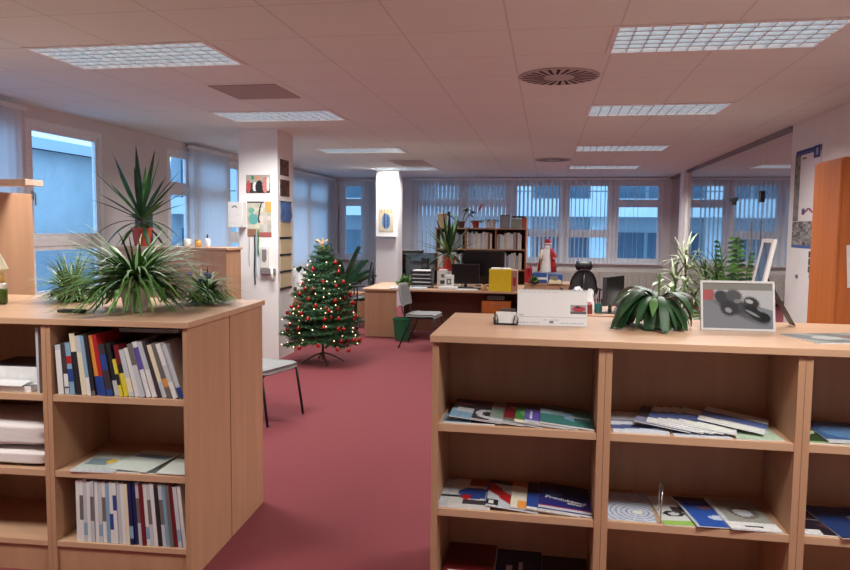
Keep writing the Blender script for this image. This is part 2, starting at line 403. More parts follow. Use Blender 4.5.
mb = MB(); mb.box((-2.71, 12.0, CZ-.006), (-2.12, 13.2, CZ-.001)); tag(mb.build('ceiling_panel', M['tilep']), 'grey-brown ceiling panel far back beside the far white pillar', 'ceiling panel')

# ------------------------------------------------------------------ vertical blinds
def blind(axis, a, b_, z0, z1, ang, label, off=.09, pitch_=.09, wv=.089, skip=None, group='white vertical strip blinds'):
    loc = (XL+off, a, 0) if axis == 'x' else (a, YB-off, 0)
    t = thing('vertical_blind', label, 'blind', loc, 0, group)
    s_ = MB(); L = b_-a; nn = int(L/pitch_)
    for k in range(nn):
        c_ = (k+.5)*pitch_
        if skip and skip(k): continue
        aa = R(ang + rnd.uniform(-3, 3)); du, dv = math.cos(aa)*wv/2, math.sin(aa)*wv/2
        pts = []
        for zz in (z0, z1):
            for sg in (-1, 0, 1):
                bulge = .006 if sg == 0 else 0
                if axis == 'x': pts.append((sg*dv+bulge, c_+sg*du, zz))
                else: pts.append((c_+sg*du, sg*dv-bulge, zz))
        s_.add(pts, [(0, 1, 4, 3), (1, 2, 5, 4)])
    s_.build('slats', M['blind'], t)
    r = MB()
    if axis == 'x': r.box((-.03, 0, z1), (.03, L, z1+.04))
    else: r.box((0, -.03, z1), (L, .03, z1+.04))
    r.build('head_rail', M['frame'], t)
blind('x', 2.6, 6.08, .3, 2.66, 14, 'white vertical blind on the left wall beside the near window, leftmost in the picture')
blind('x', 9.22, 10.5, .3, 2.66, 10, 'white vertical blind hanging on the left wall between the two middle windows')
blind('x', 11.0, 12.6, .3, 2.66, 20, 'white vertical blind on the left wall hidden mostly by the first pillar')
blind('x', 12.6, 16.0, .3, 2.66, 16, 'white vertical blind on the left wall beyond the first pillar, into the far corner')
blind('y', -4.28, -3.3, .5, 2.66, 16, 'white vertical blind on the back wall left of the far pillar')
blind('y', -3.1, -.86, .84, 2.68, 38, 'half-open vertical blind at the back wall behind the bookshelf')
blind('y', -.86, .36, .84, 2.68, 62, 'half-open vertical blind at the second back window, behind the white and red figurine')
blind('y', .36, 1.42, .84, 2.68, 76, 'open vertical blind with edge-on strips at the third back window')
blind('y', 1.42, 2.5, .84, 2.68, 80, 'open vertical blind with edge-on strips at the rightmost back window', skip=lambda k: k % 2 and k > 5)
blind('y', 3.0, 3.5, .3, 2.5, 12, 'pale vertical blind inside the glazed office left of its blue window')
blind('y', 3.98, 6.9, .3, 2.5, 14, 'pale vertical blind inside the glazed office right of its blue window')

# ------------------------------------------------------------------ outside
mb = MB(); mb.box((-80, -40, -9.3), (80, 120, -9.1)); g_ = mb.build('ground_outside', mat('asphalt_snow', (.42, .44, .47), .9)); g_['kind'] = 'structure'
OW = mat('facade_pale', (.66, .70, .70), .8, noise=(1.2, .06, (1, 1, 1))); OG = mat('facade_glass', (.06, .10, .14), .15); OB = mat('facade_grey', (.34, .39, .43), .7); OR = mat('roof_slate', (.30, .36, .42), .8)
t = thing('office_building', 'pale office building with balcony bands seen through the back windows', 'building', (0, 28, -9.1))
body = MB(); body.box((-16, .6, 0), (26, 10, 21)); body.build('wall', OB, t)
for k in range(2, 5):
    z0 = 1.05+3.1*k
    bnd = MB(); bnd.box((-16, -.6, z0+.83), (26, .6, z0+1.5)); bnd.build('balcony_band', OW, t)
    if k == 4: continue
    for i in range(14):
        xx = -15.5+3*i
        MB().box((xx, .5, z0+1.55), (xx+1.15, .62, z0+3.35)).build('window', OG, t)
        MB().box((xx+1.3, .5, z0+1.55), (xx+2.0, .62, z0+3.35)).build('window', OG, t)
        MB().box((xx+2.1, .35, z0+1.5), (xx+2.85, .62, z0+3.93)).build('wall_pier', OW, t)
    rl = MB(); rl.box((-16, -.62, z0+1.75), (26, -.58, z0+1.79)); rl.build('railing', OG, t)
t = thing('apartment_house', 'pale house with long slate roof seen through the near left window', 'building', (-20, 10, -9.1))
mb = MB(); mb.box((-10, -6, 0), (0, 44, 13.65)); mb.build('wall', OW, t)
mb = MB(); mb.add([(.6, -6.5, 13.6), (.6, 44.5, 13.6), (-5, 44.5, 15.0), (-5, -6.5, 15.0), (-10.6, 44.5, 13.6), (-10.6, -6.5, 13.6)], [(0, 1, 2, 3), (3, 2, 4, 5), (0, 3, 5), (1, 4, 2)]); mb.build('roof', OR, t)
tag(MB().box((-18.5, 12, -9.1), (-16.5, 27, .95)).build('annex', [OB]), 'low grey-blue annex in front of the pale house outside the left windows', 'building')

# ------------------------------------------------------------------ bookcases
def shelf_unit(root, w_, d, h, ts, floorz=.10, rear=False, t_=.025, shelves_named='shelf'):
    """carcass in local coords: x 0..w, y 0..d (front at y=0), top left open for the worktop"""
    zt = h
    MB().box((0, 0, 0), (t_, d, zt)).build('side_panel', M['wood'], root, bevel=.001)
    MB().box((w_-t_, 0, 0), (w_, d, zt)).build('side_panel', M['wood'], root, bevel=.001)
    MB().box((t_, d-.012, .02), (w_-t_, d, zt)).build('back_panel', M['wood'], root)
    for z in ts: MB().box((t_, .004, z-.030), (w_-t_, d-.012, z)).build('shelf', M['woodtop'], root, bevel=.001)
    MB().box((t_, .002, floorz-.025), (w_-t_, d-.012, floorz+.0)).build('bottom_panel', M['woodtop'], root, bevel=.001)
    MB().box((t_, .012, 0), (w_-t_, .030, floorz-.025)).build('plinth', M['wood'], root)
H = 1.18; TT = .028
# right counter
RX = [-.44, .228, .9365, 1.645]; RY = 2.757; RSH = (.475, .822)
ul = ['left bookcase of the right counter, brochures on its shelves, beside the red aisle', 'middle bookcase of the right counter, holding newsletters and a wire bookend', 'right bookcase of the right counter, cut by the picture edge']
for i in range(3):
    t = thing('bookcase', 'open beech ' + ul[i], 'bookcase', (RX[i]+.0005, RY, 0)); shelf_unit(t, RX[i+1]-RX[i]-.001, .37, H-TT-.0005, RSH, .13)
    t = thing('bookcase', 'beech bookcase of the right counter facing the desks, back to back with the ' + ['left', 'middle', 'right'][i] + ' one', 'bookcase', (RX[i+1]-.0005, RY+.742, 0), math.pi)
    shelf_unit(t, RX[i+1]-RX[i]-.001, .37, H-TT-.0005, RSH, .13)
tag(MB().box((RX[0]-.008, RY-.014, H-TT), (RX[3]+.01, RY+.757, H)).build('worktop', M['woodtop'], bevel=.002), 'long beech worktop of the right counter, calendar and framed photo on it', 'worktop')
# left counter (turned 3 degrees)
LA = R(3.0); LO = Vector((-1.545, 2.871, 0)); LM = Matrix.Translation(LO) @ Matrix.Rotation(LA, 4, 'Z')
def LP(x, y, z=0): return LM @ Vector((x, y, z))
LSH = (.482, .832); LWd = .667
ul = ['right bookcase of the left counter, full of upright books, beside the red aisle', 'bookcase of the left counter with white blankets, cut by the picture edge', 'bookcase at the far left end of the left counter, outside the picture']
for i in range(3):
    t = thing('bookcase', 'open beech ' + ul[i], 'bookcase', LP(-LWd*(i+1)+.0005, 0), LA); shelf_unit(t, LWd-.001, .472, H-TT-.0005, LSH, .15, t_=.022)
    t = thing('bookcase', 'beech bookcase of the left counter facing away, behind the ' + ['right', 'middle', 'far left'][i] + ' one', 'bookcase', LP(-LWd*i-.0005, .955), LA+math.pi); shelf_unit(t, LWd-.001, .472, H-TT-.0005, LSH, .15, t_=.022)
t = MB().box((-2.01, -.012, H-TT), (.012, .97, H)).build('worktop', M['woodtop'], bevel=.002); t.location = LO; t.rotation_euler = (0, 0, LA)
tag(t, 'beech worktop of the left counter carrying the spider plants', 'worktop')

# ------------------------------------------------------------------ flat print matter
SHADES = dict(W=(.72, .72, .70), K=(.02, .02, .025), B=C(40, 70, 140), N=C(25, 35, 80), R=C(170, 35, 40), G=C(60, 120, 60), T=C(70, 140, 130), S=C(130, 165, 190), O=C(225, 150, 70), Y=C(215, 200, 60), D=C(60, 55, 60), M=C(110, 105, 100), P=C(95, 80, 160), L=C(190, 195, 200), E=C(225, 215, 185), V=C(110, 25, 35), g=C(150, 185, 90))
def leaflet(name, label, cat, loc, rz, fn, wd=.21, ht=.297, th=.004, tilt=0, curl=0, nu=22, nv=26, group=None, pitch_x=0, sag=0):
    """lying booklet; origin at front RIGHT bottom corner; tilt raises the left edge"""
    t = thing(name, label, cat, loc, 0, group, rot=Euler((pitch_x, tilt, rz), 'XYZ'))
    z1 = lambda u, v: curl*(abs(2*u-1)**2)*.0 + curl*math.sin(math.pi*u) + sag*(1-v)*(1-v)
    mb = MB(); mb.X = Matrix.Translation((-wd, 0, 0))
    picture_faces(mb, fn, wd, ht, nu, nv, 0, th, z1); mb.build('cover', PRINT, t)
    pg = MB(); pg.X = mb.X; n_ = 10; e = .0004
    for k in range(n_):
        u0_, u1_ = k/n_, (k+1)/n_
        a0, a1 = z1(u0_, 0), z1(u1_, 0); b0, b1 = z1(u0_, 1), z1(u1_, 1)
        vs = [(u0_*wd, 0, a0), (u1_*wd, 0, a1), (u1_*wd, ht, b1), (u0_*wd, ht, b0), (u0_*wd, 0, a0+th-e), (u1_*wd, 0, a1+th-e), (u1_*wd, ht, b1+th-e), (u0_*wd, ht, b0+th-e)]
        fs = [(0, 3, 2, 1), (4, 5, 6, 7), (0, 1, 5, 4), (2, 3, 7, 6)] + ([(3, 0, 4, 7)] if k == 0 else []) + ([(1, 2, 6, 5)] if k == n_-1 else [])
        pg.add(vs, fs)
    pg.build('pages', M['paper'], t)
    return t
s_ = SHADES
def shingles(items, z, tilt, yf, rz=0):
    """items: (x_right, name, label, fn, kwargs) left to right, later ones lie on top"""
    for k, (xr, name, label, fn, kw) in enumerate(items):
        leaflet(name, label, 'magazine' if name == 'magazine' else name, (xr, yf+kw.pop('dy', 0), z+.0006+kw.pop('dz', 0)), kw.pop('rz', rz), fn, tilt=tilt, **kw)
F1 = rects(s_['D'], [(0, 0, .55, .45, s_['S']), (.1, .3, .5, .55, s_['L']), (.5, .2, .9, .4, C(205, 150, 120)), (0, .7, 1, .8, s_['V']), (.05, .72, .9, .76, C(190, 150, 120))], .15, 1)
F2 = rects(s_['D'], [('e', .3, .3, .25, .22, s_['L']), ('e', .3, .3, .14, .12, s_['K']), (.5, .1, 1, .6, s_['M']), (0, .8, 1, .9, s_['V'])], .2, 2)
F3 = rects(C(130, 140, 130), [(.1, .3, .7, .6, C(110, 130, 115)), (0, 0, 1, .12, s_['L']), (.1, .75, .9, .85, C(180, 90, 90))], .15, 3)
F4 = rects(s_['V'], [(0, 0, 1, .15, s_['M']), (.1, .7, .9, .76, C(210, 140, 130)), ('e', .5, .45, .3, .2, C(70, 20, 25))], .2, 4)
F5 = rects(s_['G'], [(0, 0, 1, .1, s_['E']), ('e', .4, .5, .3, .25, C(100, 160, 100)), (0, .8, 1, 1, s_['D'])], .15, 5)
F6 = rects(s_['P'], [(0, 0, 1, .12, s_['L']), (.1, .2, .12, .6, s_['L']), (.3, .2, .32, .6, s_['L']), (0, .7, 1, 1, s_['D'])], .15, 6)
F7 = rects(C(60, 115, 110), [(0, .45, .6, .72, C(150, 180, 185)), ('s', .74, .80, -.15, s_['K'], 0, .6), ('s', .55, .9, -.5, s_['S'], .45, .62), (.55, .42, .95, .5, s_['L']), (.8, 0, 1, .3, C(50, 90, 90)), (0, .9, 1, 1, s_['M'])], .06, 7)
MY = RY + .018
leaflet('magazine', 'lowest pale brochure at the left end of the upper shelf, right counter', 'magazine', (-.19, MY, .8225), 0, F1, th=.006)
shingles([(-.165, 'magazine', 'magazine with a white and orange cover, upper shelf, leftmost in the left bay', F1, dict(dz=.0075, th=.003)),
          (-.075, 'magazine', 'dark magazine with a round black and white emblem, upper shelf of the left bay', F2, dict(th=.003, dz=.003)),
          (-.005, 'magazine', 'grey-green magazine in the middle of the upper shelf, left bay', F3, dict(th=.003)),
          (.05, 'magazine', 'dark red magazine in the middle of the upper shelf, left bay', F4, dict(dy=.004, th=.003)),
          (.095, 'magazine', 'green magazine next to the purple one on the upper shelf', F5, dict(th=.003)),
          (.135, 'magazine', 'purple magazine half under the teal one on the upper shelf', F6, dict(th=.003)),
          (.196, 'magazine', 'large teal magazine on top at the right end of the upper shelf, left bay', F7, dict(th=.006, dy=.002))], .822, .10, MY)
# lower shelf, left bay
A1 = rects(C(205, 205, 200), [(0, 0, .2, 1, s_['L']), (0, .28, .5, .34, s_['K']), ('e', .65, .45, .33, .22, s_['B']), ('e', .5, .3, .1, .1, s_['R']), (.45, .02, 1, .18, s_['D']), (.88, .2, 1, .55, s_['S']), (.5, .75, .85, 1, C(150, 70, 50)), (.85, .6, 1, 1, s_['B'])], .08, 8)
A2 = rects(s_['L'], [('s', .55, .9, -.9, s_['R'], 0, .5), (0, .04, .22, .24, s_['K']), (.06, .08, .12, .2, s_['W']), (.45, .22, 1, .27, s_['K']), (.5, .02, .9, .14, C(170, 180, 200)), (0, .85, 1, 1, s_['D'])], .08, 9)
A3 = rects(C(220, 212, 192), [(.15, 0, .38, .28, s_['O']), ('e', .55, .42, .22, .09, s_['K']), (0, .8, 1, 1, C(190, 120, 60)), (.6, .6, .9, .75, s_['M'])], .05, 10)
A4 = rects(s_['B'], [(0, .62, 1, 1, s_['K']), (0, .6, 1, .62, s_['S']), (0, 0, 1, .08, s_['W'])], .05, 11)
A5 = rects(C(40, 42, 110), [('e', .66, .55, .26, .25, s_['N']), (0, .85, 1, 1, s_['K']), ('s', .02, .13, .0, s_['L'], 0, 1), ('s', .13, .17, .0, C(150, 60, 90), 0, 1), ('e', .25, .62, .2, .12, C(50, 90, 130))], .06, 12)
leaflet('magazine', 'lower of two stacked white and blue magazines, lower shelf of the left bay', 'magazine', (-.203, MY, .4755), 0, A1, th=.007)
leaflet('magazine', 'upper of two stacked magazines with a blue figure on the white cover, lower shelf', 'magazine', (-.203, MY+.003, .4835), 0, A1, th=.007)
shingles([(-.012, 'magazine', 'white magazine with a red diagonal stripe, lower shelf of the left bay', A2, dict(th=.005)),
          (.085, 'magazine', 'cream magazine with a black oval and orange square, lower shelf', A3, dict(dy=.004, th=.003)),
          (.15, 'magazine', 'blue and black brochure between the cream one and the lettered one', A4, dict(th=.003)),], .475, .09, MY)
t = leaflet('magazine', 'dark blue product catalogue with white lettering, lower shelf of the left bay', 'magazine', (.196, MY+.002, .4760), 0, A5, tilt=.09, th=.007)
def lettering(body, size, parent, loc, rot=(0, 0, 0), m_=None, name='lettering', bold=.0):
    cu = bpy.data.curves.new(name, 'FONT'); cu.body = body; cu.size = size; cu.extrude = .0002; cu.offset = bold
    tmp = bpy.data.objects.new(name, cu); COL.objects.link(tmp); bpy.context.view_layer.update()
    me = bpy.data.meshes.new_from_object(tmp.evaluated_get(bpy.context.evaluated_depsgraph_get()))
    bpy.data.objects.remove(tmp); bpy.data.curves.remove(cu)
    o = bpy.data.objects.new(name, me); COL.objects.link(o); me.materials.clear(); me.materials.append(m_ or M['paper']); o.parent = parent; o.location = loc; o.rotation_euler = rot
    return o
lettering('Produktový', .036, t, (-.185, .125, .0076), (0, 0, R(-9)), bold=.0006)
lettering('silnic', .030, t, (-.095, .085, .0076), (0, 0, R(-6)), bold=.0006)
# bottom shelf, left bay
B1 = rects(C(95, 22, 18), [(.08, 0, .85, .12, s_['W']), (.08, .12, .85, .16, s_['V']), (0, .6, 1, 1, s_['V'])], .1, 13)
B2 = rects(s_['N'], [(0, 0, .5, .2, s_['S']), (.25, .1, .35, .5, s_['L']), (.5, .1, .6, .6, s_['L'])], .1, 14)
B3 = rects(s_['D'], [(.1, .05, .5, .2, s_['M']), (.6, .1, .9, .3, s_['V'])], .15, 15)
leaflet('magazine', 'thick red booklet with white strip lying on the bottom shelf of the left bay', 'magazine', (-.19, RY+.06, .1305), 0, B1, th=.05)
leaflet('magazine', 'dark blue booklet with pale stripes beside the red one on the bottom shelf', 'magazine', (.005, RY+.06, .1305), 0, B2, wd=.19, th=.035)
leaflet('magazine', 'dark brown booklet at the right end of the bottom shelf, left bay', 'magazine', (.198, RY+.06, .1305), 0, B3, wd=.19, th=.022)
# middle bay, upper shelf: newsletters
NWS = rects(C(215, 215, 215), [(.0, .30, 1, .62, C(90, 110, 165)), (.0, .28, .3, .30, s_['N']), (0, .62, 1, .65, s_['N']), (.1, .08, .9, .22, C(225, 228, 215))], .07, 16)
NWT = rects(C(205, 210, 218), [('s', .1, .3, .15, C(80, 95, 140), 0, 1), (0, .5, 1, .56, C(120, 130, 160))], .06, 17)
GRN = rects(C(175, 195, 170), [(0, .8, 1, 1, s_['G']), (.1, .3, .9, .7, C(195, 210, 190)), (.2, .4, .8, .45, C(110, 160, 110))], .1, 18)
DRK = rects(s_['D'], [(0, 0, 1, .3, C(120, 125, 150)), (.1, .6, .9, .9, s_['K'])], .1, 19)
x0 = .26
leaflet('newsletter', 'lowest white newsletter under the fan at the left of the middle bay', 'newsletter', (x0+.215, MY, .8225), 0, NWT, th=.007)
leaflet('newsletter', 'flat white newsletter with a dark clip under the middle of the fan', 'newsletter', (x0+.44, MY-.005, .8225), R(1), NWT, th=.004)
leaflet('leaflet', 'green and white leaflet lying at the right of the middle bay, upper shelf', 'leaflet', (x0+.625, MY+.01, .8225), R(4), GRN, th=.003, wd=.17)
fan = [(.29, 'newsletter', 'dark newsletter leftmost in the fan of newsletters, middle bay', DRK, dict(th=.003, ht=.27, rz=R(-14), dz=.012)),
       (.335, 'newsletter', 'blue-banded white newsletter, second in the fan from the left', NWS, dict(th=.003, ht=.27, rz=R(-14), dz=.012, dy=-.002)),
       (.375, 'newsletter', 'blue-banded white newsletter, third in the fan from the left', NWS, dict(th=.003, ht=.27, rz=R(-14), dz=.012)),
       (.41, 'newsletter', 'blue-banded white newsletter, fourth in the fan from the left', NWS, dict(th=.003, ht=.27, rz=R(-14), dz=.012, dy=.002)),
       (.455, 'newsletter', 'blue-banded white newsletter, fifth in the fan, under the topmost one', NWS, dict(th=.003, ht=.27, rz=R(-14), dz=.012)),
       (.56, 'newsletter', 'topmost long newsletter with blue band at the right of the fan', NWS, dict(rz=R(-20), dz=.013, dy=.03, wd=.24, ht=.23))]
shingles([(x0+a, *r__) for a, *r__ in fan], .822, .105, MY+.004)
# middle bay, lower shelf
def rings(u, v):
    d = math.hypot((u-.66)*1.0, (v-.30)*1.6)
    c = C(200, 205, 215)
    if d < .12: return C(225, 225, 215)
    return C(120, 140, 175) if (d*9) % 1 < .28 else c
leaflet('brochure', 'white brochure with blue concentric rings on the lower shelf, middle bay', 'brochure', (x0+.180, MY, .4755), 0, rings, wd=.183, th=.004, nu=40, nv=44)
BIK = rects(C(205, 210, 205), [(0, 0, 1, .16, C(150, 185, 90)), (.80, 0, 1, 1, C(150, 185, 90)), ('e', .3, .38, .2, .10, s_['K']), ('e', .3, .38, .12, .05, s_['L']), (.3, .45, .75, .62, s_['D']), ('e', .6, .55, .18, .09, s_['K']), (.55, .58, .7, .63, C(150, 70, 50))], .05, 20)
leaflet('brochure', 'green-edged white brochure with a dark picture right of the wire bookend', 'brochure', (x0+.415, MY+.002, .4755), R(5), BIK, th=.004, nu=30, nv=34)
BLU = rects(C(45, 85, 165), [(0, 0, .04, 1, s_['L']), ('e', .55, .3, .2, .08, C(190, 200, 220)), ('e', .45, .65, .15, .06, C(150, 110, 120)), (0, .85, 1, 1, s_['N'])], .06, 21)
GRY = rects(C(150, 150, 140), [(0, 0, 1, .22, s_['W']), (.3, .08, .7, .13, s_['K']), ('e', .55, .55, .3, .2, C(110, 105, 100)), ('e', .55, .55, .2, .12, s_['L']), (0, .23, .1, 1, s_['L'])], .1, 22)
shingles([(x0+.53, 'brochure', 'bright blue brochure lying between the green-edged and the grey one', BLU, dict(rz=R(9), dy=.004)),
          (x0+.632, 'brochure', 'grey and white magazine at the right end of the lower shelf, middle bay', GRY, dict(rz=R(7), dy=-.004, th=.006, wd=.19))], .475, .05, MY)
# right bay
x0 = .965
leaflet('brochure', 'dark green brochure at the left of the right bay, upper shelf', 'brochure', (x0+.15, MY, .8225), 0, rects(C(45, 70, 40), [('s', .2, .3, .6, C(190, 200, 170), 0, 1), (0, 0, 1, .08, C(150, 170, 120))], .1, 23), wd=.15)
leaflet('brochure', 'blue brochure overlapping the dark green one in the right bay', 'brochure', (x0+.28, MY, .8265+.0035), 0, rects(C(60, 95, 140), [('e', .5, .5, .4, .3, C(90, 130, 175)), (.0, 0, 1, .1, s_['L'])], .1, 24))
leaflet('magazine', 'dark magazine with pale corner at the left of the right bay, lower shelf', 'magazine', (x0+.19, MY, .4755), 0, rects(C(35, 30, 40), [(0, 0, .35, .14, s_['W']), (0, .45, 1, .5, C(120, 110, 115)), ('e', .6, .3, .2, .06, C(80, 50, 60))], .1, 25), th=.005, wd=.19)
leaflet('magazine', 'navy blue magazine lying on the dark one in the right bay, lower shelf', 'magazine', (x0+.33, MY, .4815), R(8), rects(C(35, 60, 110), [(.6, .3, 1, .7, s_['L']), (0, 0, 1, .05, s_['K'])], .08, 26), th=.004)
# wire bookend
t = thing('bookend', 'thin bent metal wire bookend standing on the lower shelf, middle bay', 'bookend', (.452, RY+.015, .4755))
MB().tube([(0, 0, 0), (0, 0, .06), (.004, .006, .118), (.008, .03, .128), (.012, .10, .128), (.012, .12, .118), (.012, .125, 0)], .0028, 8).build('wire', M['steel'], t, smooth=True)
MB().box((.012, -.0, 0), (.03, .125, .001)).build('base_plate', M['steel'], t)

# ------------------------------------------------------------------ books in the left counter
def book(loc_local, th, ht, dp, lean, spine, label, bands=(), group=None, kind='book'):
    """origin at lower front left edge of the spine; leans to -x (lean<0 tips the top left)"""
    p = LP(*loc_local); t = thing(kind, label, kind, p, 0, group, rot=Euler((0, lean, LA), 'XYZ'))
    cv = MB(); e = .0012 if th > .008 else .0005
    cv.box((0, 0, 0), (e, dp, ht), 0, spine); cv.box((th-e, 0, 0), (th, dp, ht), 0, spine)
    cs = sorted(set([0, 1]+[q for b_ in bands for q in b_[:2]]))
    for a, b2 in zip(cs[:-1], cs[1:]):
        c_ = spine
        for q0, q1, qc in bands:
            if a >= q0-1e-6 and b2 <= q1+1e-6: c_ = qc
        cv.box((0, -.001, a*ht), (th, .0005, b2*ht), 0, c_)
    cv.build('cover', PRINT, t)
    MB().box((e, .001, .002), (th-e, dp-.003, ht-.002)).build('pages', M['paper'], t)
    return t
rb = random.Random(3)
CN = {'W': 'white', 'S': 'pale blue', 'B': 'blue', 'N': 'navy', 'R': 'red', 'G': 'green', 'O': 'orange', 'Y': 'yellow', 'D': 'dark grey', 'L': 'light grey', 'E': 'cream', 'V': 'dark red', 'M': 'grey', 'K': 'black', 'T': 'teal', 'P': 'purple'}
# (colour, thickness, height, lean deg, bands)
U = [('L', .020, .225, -3, [(0, .9, 'W')]), ('D', .016, .235, -7, [(0, .12, 'L'), (.15, .4, 'W')]), ('S', .018, .235, -9, [(.25, .5, 'B'), (.6, .75, 'R')]), ('K', .020, .280, -10, [(.7, 1, 'E')]),
     ('E', .020, .270, -11, [(.72, 1, 'L')]), ('S', .014, .272, -12, [(0, .3, 'W')]), ('K', .012, .278, -13, [(0, .08, 'M')]), ('O', .016, .275, -13, [(0, .32, 'B')]), ('R', .016, .278, -13, [(0, .32, 'B')]),
     ('D', .022, .235, -14, [(0, .12, 'B'), (.5, .8, 'B')]), ('K', .018, .235, -15, [(0, .3, 'L')]), ('Y', .012, .170, -16, [(.3, .6, 'K')]), ('V', .018, .235, -17, [(0, .45, 'Y'), (.45, .62, 'K')]),
     ('L', .018, .215, -18, [(.1, .4, 'E')]), ('W', .016, .225, -19, []), ('L', .018, .245, -20, [(.6, 1, 'M')]), ('W', .016, .255, -21, [(.5, .9, 'P')]), ('L', .018, .255, -21, [(0, .5, 'W')]), ('D', .012, .260, -22, []),
     ('E', .016, .245, -23, [(0, .3, 'L')]), ('M', .018, .255, -24, [(.2, .35, 'O')]), ('W', .016, .255, -25, [(.3, .6, 'L')]), ('L', .016, .25, -26, [(0, .2, 'B')])]
def lay_row(items, x0, span, y0, z, jit, gap, mk):
    """items (thickness, height, lean deg): place each against the one before it; thickness scaled so the row fills the span"""
    def run(k):
        x = x0; xs = []; prev = None
        for th, ht, ln in items:
            a = R(abs(ln)); t_ = th*k
            if prev is not None:
                px, pt, ph, pa = prev
                c1 = (px + pt*math.cos(pa), pt*math.sin(pa)); c2 = (c1[0] - ph*math.sin(pa), c1[1] + ph*math.cos(pa))
                if c2[1] > ht*math.cos(a): zz = ht*math.cos(a); c2 = (c1[0]-(zz-c1[1])*math.tan(pa), zz)
                x = max(c1[0]+c1[1]*math.tan(a), c2[0]+c2[1]*math.tan(a)) + gap
            xs.append((x, t_)); prev = (x, t_, ht, a)
        return xs, prev[0] + prev[1]*math.cos(prev[3]) - x0
    lo, hi = .3, 1.5
    for _ in range(30):
        m_ = (lo+hi)/2
        if run(m_)[1] > span: hi = m_
        else: lo = m_
    for i, (xx, t_) in enumerate(run(lo)[0]): mk(i, xx, t_)
def mk1(i, xx, t_):
    c_, th, ht, ln, bd = U[i]
    book((xx, .012+rb.uniform(0, .012), .8327), t_, ht, .19, R(ln), s_[c_], "%s %s leaning on the left counter's top shelf, %s from its left" % (CN[c_], 'paperback' if th < .017 else 'book', ordn(i)),
         [(p_, q_, s_[k_]) for p_, q_, k_ in bd], 'leaning books on the top shelf')
for i, (c_, th, ht, ln, bd) in enumerate(U): U[i] = (c_, th, ht, -3-.72*i if i > 3 else -3-.9*i, bd)
lay_row([(u[1], u[2], u[3]) for u in U], -LWd+.045, LWd-.045-.03, 0, 0, 0, .0008, mk1)
# papers lying on top of the books, behind
t = leaflet('document_stack', 'loose white papers lying flat on the backs of the leaning books', 'paper stack', LP(-.14, .21, 1.095), LA, rects(s_['L'], [(0, .5, 1, .6, s_['M'])], .05, 30), wd=.30, ht=.20, th=.018)
t = leaflet('folder', 'black folder lying on top beside the loose white papers', 'folder', LP(-.03, .22, 1.083), LA, rects(s_['K'], [], .05, 31), wd=.10, ht=.20, th=.012)
# bottom bay: upright magazines
Lc = ['W', 'W', 'L', 'W', 'L', 'W', 'L', 'W', 'S', 'W', 'W', 'L', 'W', 'E', 'N', 'N', 'L', 'V', 'W', 'L', 'W', 'K', 'L', 'S', 'M', 'V', 'L', 'W']
def mk2(i, xx, t_):
    c_ = Lc[i]; bd = []
    if i == 9: bd = [(.22, .48, s_['B'])]
    elif i == 10: bd = [(.55, .80, s_['B'])]
    elif c_ in 'WL' and i % 3 == 1: bd = [(.35, .75, s_['M'])]
    elif i % 4 == 2: bd = [(.1, .3, s_['S'])]
    book((xx, .012+rb.uniform(0, .006), .1507), t_, Lh[i], .20, Ll[i]*math.pi/180, s_[c_], "%s upright magazine on the left counter's bottom shelf, %s from its left" % (CN[c_], ordn(i)), bd, 'upright magazines on the bottom shelf', 'magazine')
Lh = [.292-rb.uniform(0, .012) for _ in Lc]; Ll = [0, 0, 0, -.3, -.3, -.6, -.6, -.9, -1.2, -1.2, -1.5, -1.8, -2, -2.2, -2.5, -2.7, -3, -3.2, -3.4, -3.6, -3.9, -4.1, -4.3, -4.5, -4.7, -5, -5.2, -5.4]
lay_row([(.0165, h_, l_) for h_, l_ in zip(Lh, Ll)], -LWd+.112, LWd-.112-.027, 0, 0, 0, .0008, mk2)
# middle shelf: flat magazines
q = [(-.36, .0, 2, rects(C(190, 200, 190), [(.1, .3, .6, .6, C(120, 140, 150)), ('e', .6, .5, .12, .1, C(210, 180, 60)), (0, 0, 1, .15, s_['L'])], .12, 40), 'colourful magazine with a yellow spot at the left of the middle shelf, left counter', .006, .004),
     (-.21, .0075, -8, rects(C(205, 215, 205), [(.1, .6, .9, .8, s_['S'])], .06, 41), 'white leaflet lying over the yellow-spotted magazine, middle shelf, left counter', .003, .012),
     (-.17, .0, 1, rects(C(70, 75, 70), [('e', .5, .6, .32, .18, C(190, 120, 120)), ('e', .5, .6, .2, .1, s_['L']), (0, 0, 1, .2, C(90, 100, 95))], .15, 42), 'dark grey-green magazine in the middle of the middle shelf, left counter', .005, .02),
     (-.028, .0055, 0, rects(C(215, 222, 215), [(.1, .7, .9, .75, s_['M'])], .03, 43), 'plain white booklet at the right end of the middle shelf, left counter', .006, .012)]
for k, (xr, dz, rz, fn, lb, th, dy) in enumerate(q):
    leaflet('magazine', lb, 'magazine', LP(xr, dy, .4826+dz), LA+R(rz), fn, th=th, wd=.21 if k != 3 else .135, ht=.28)
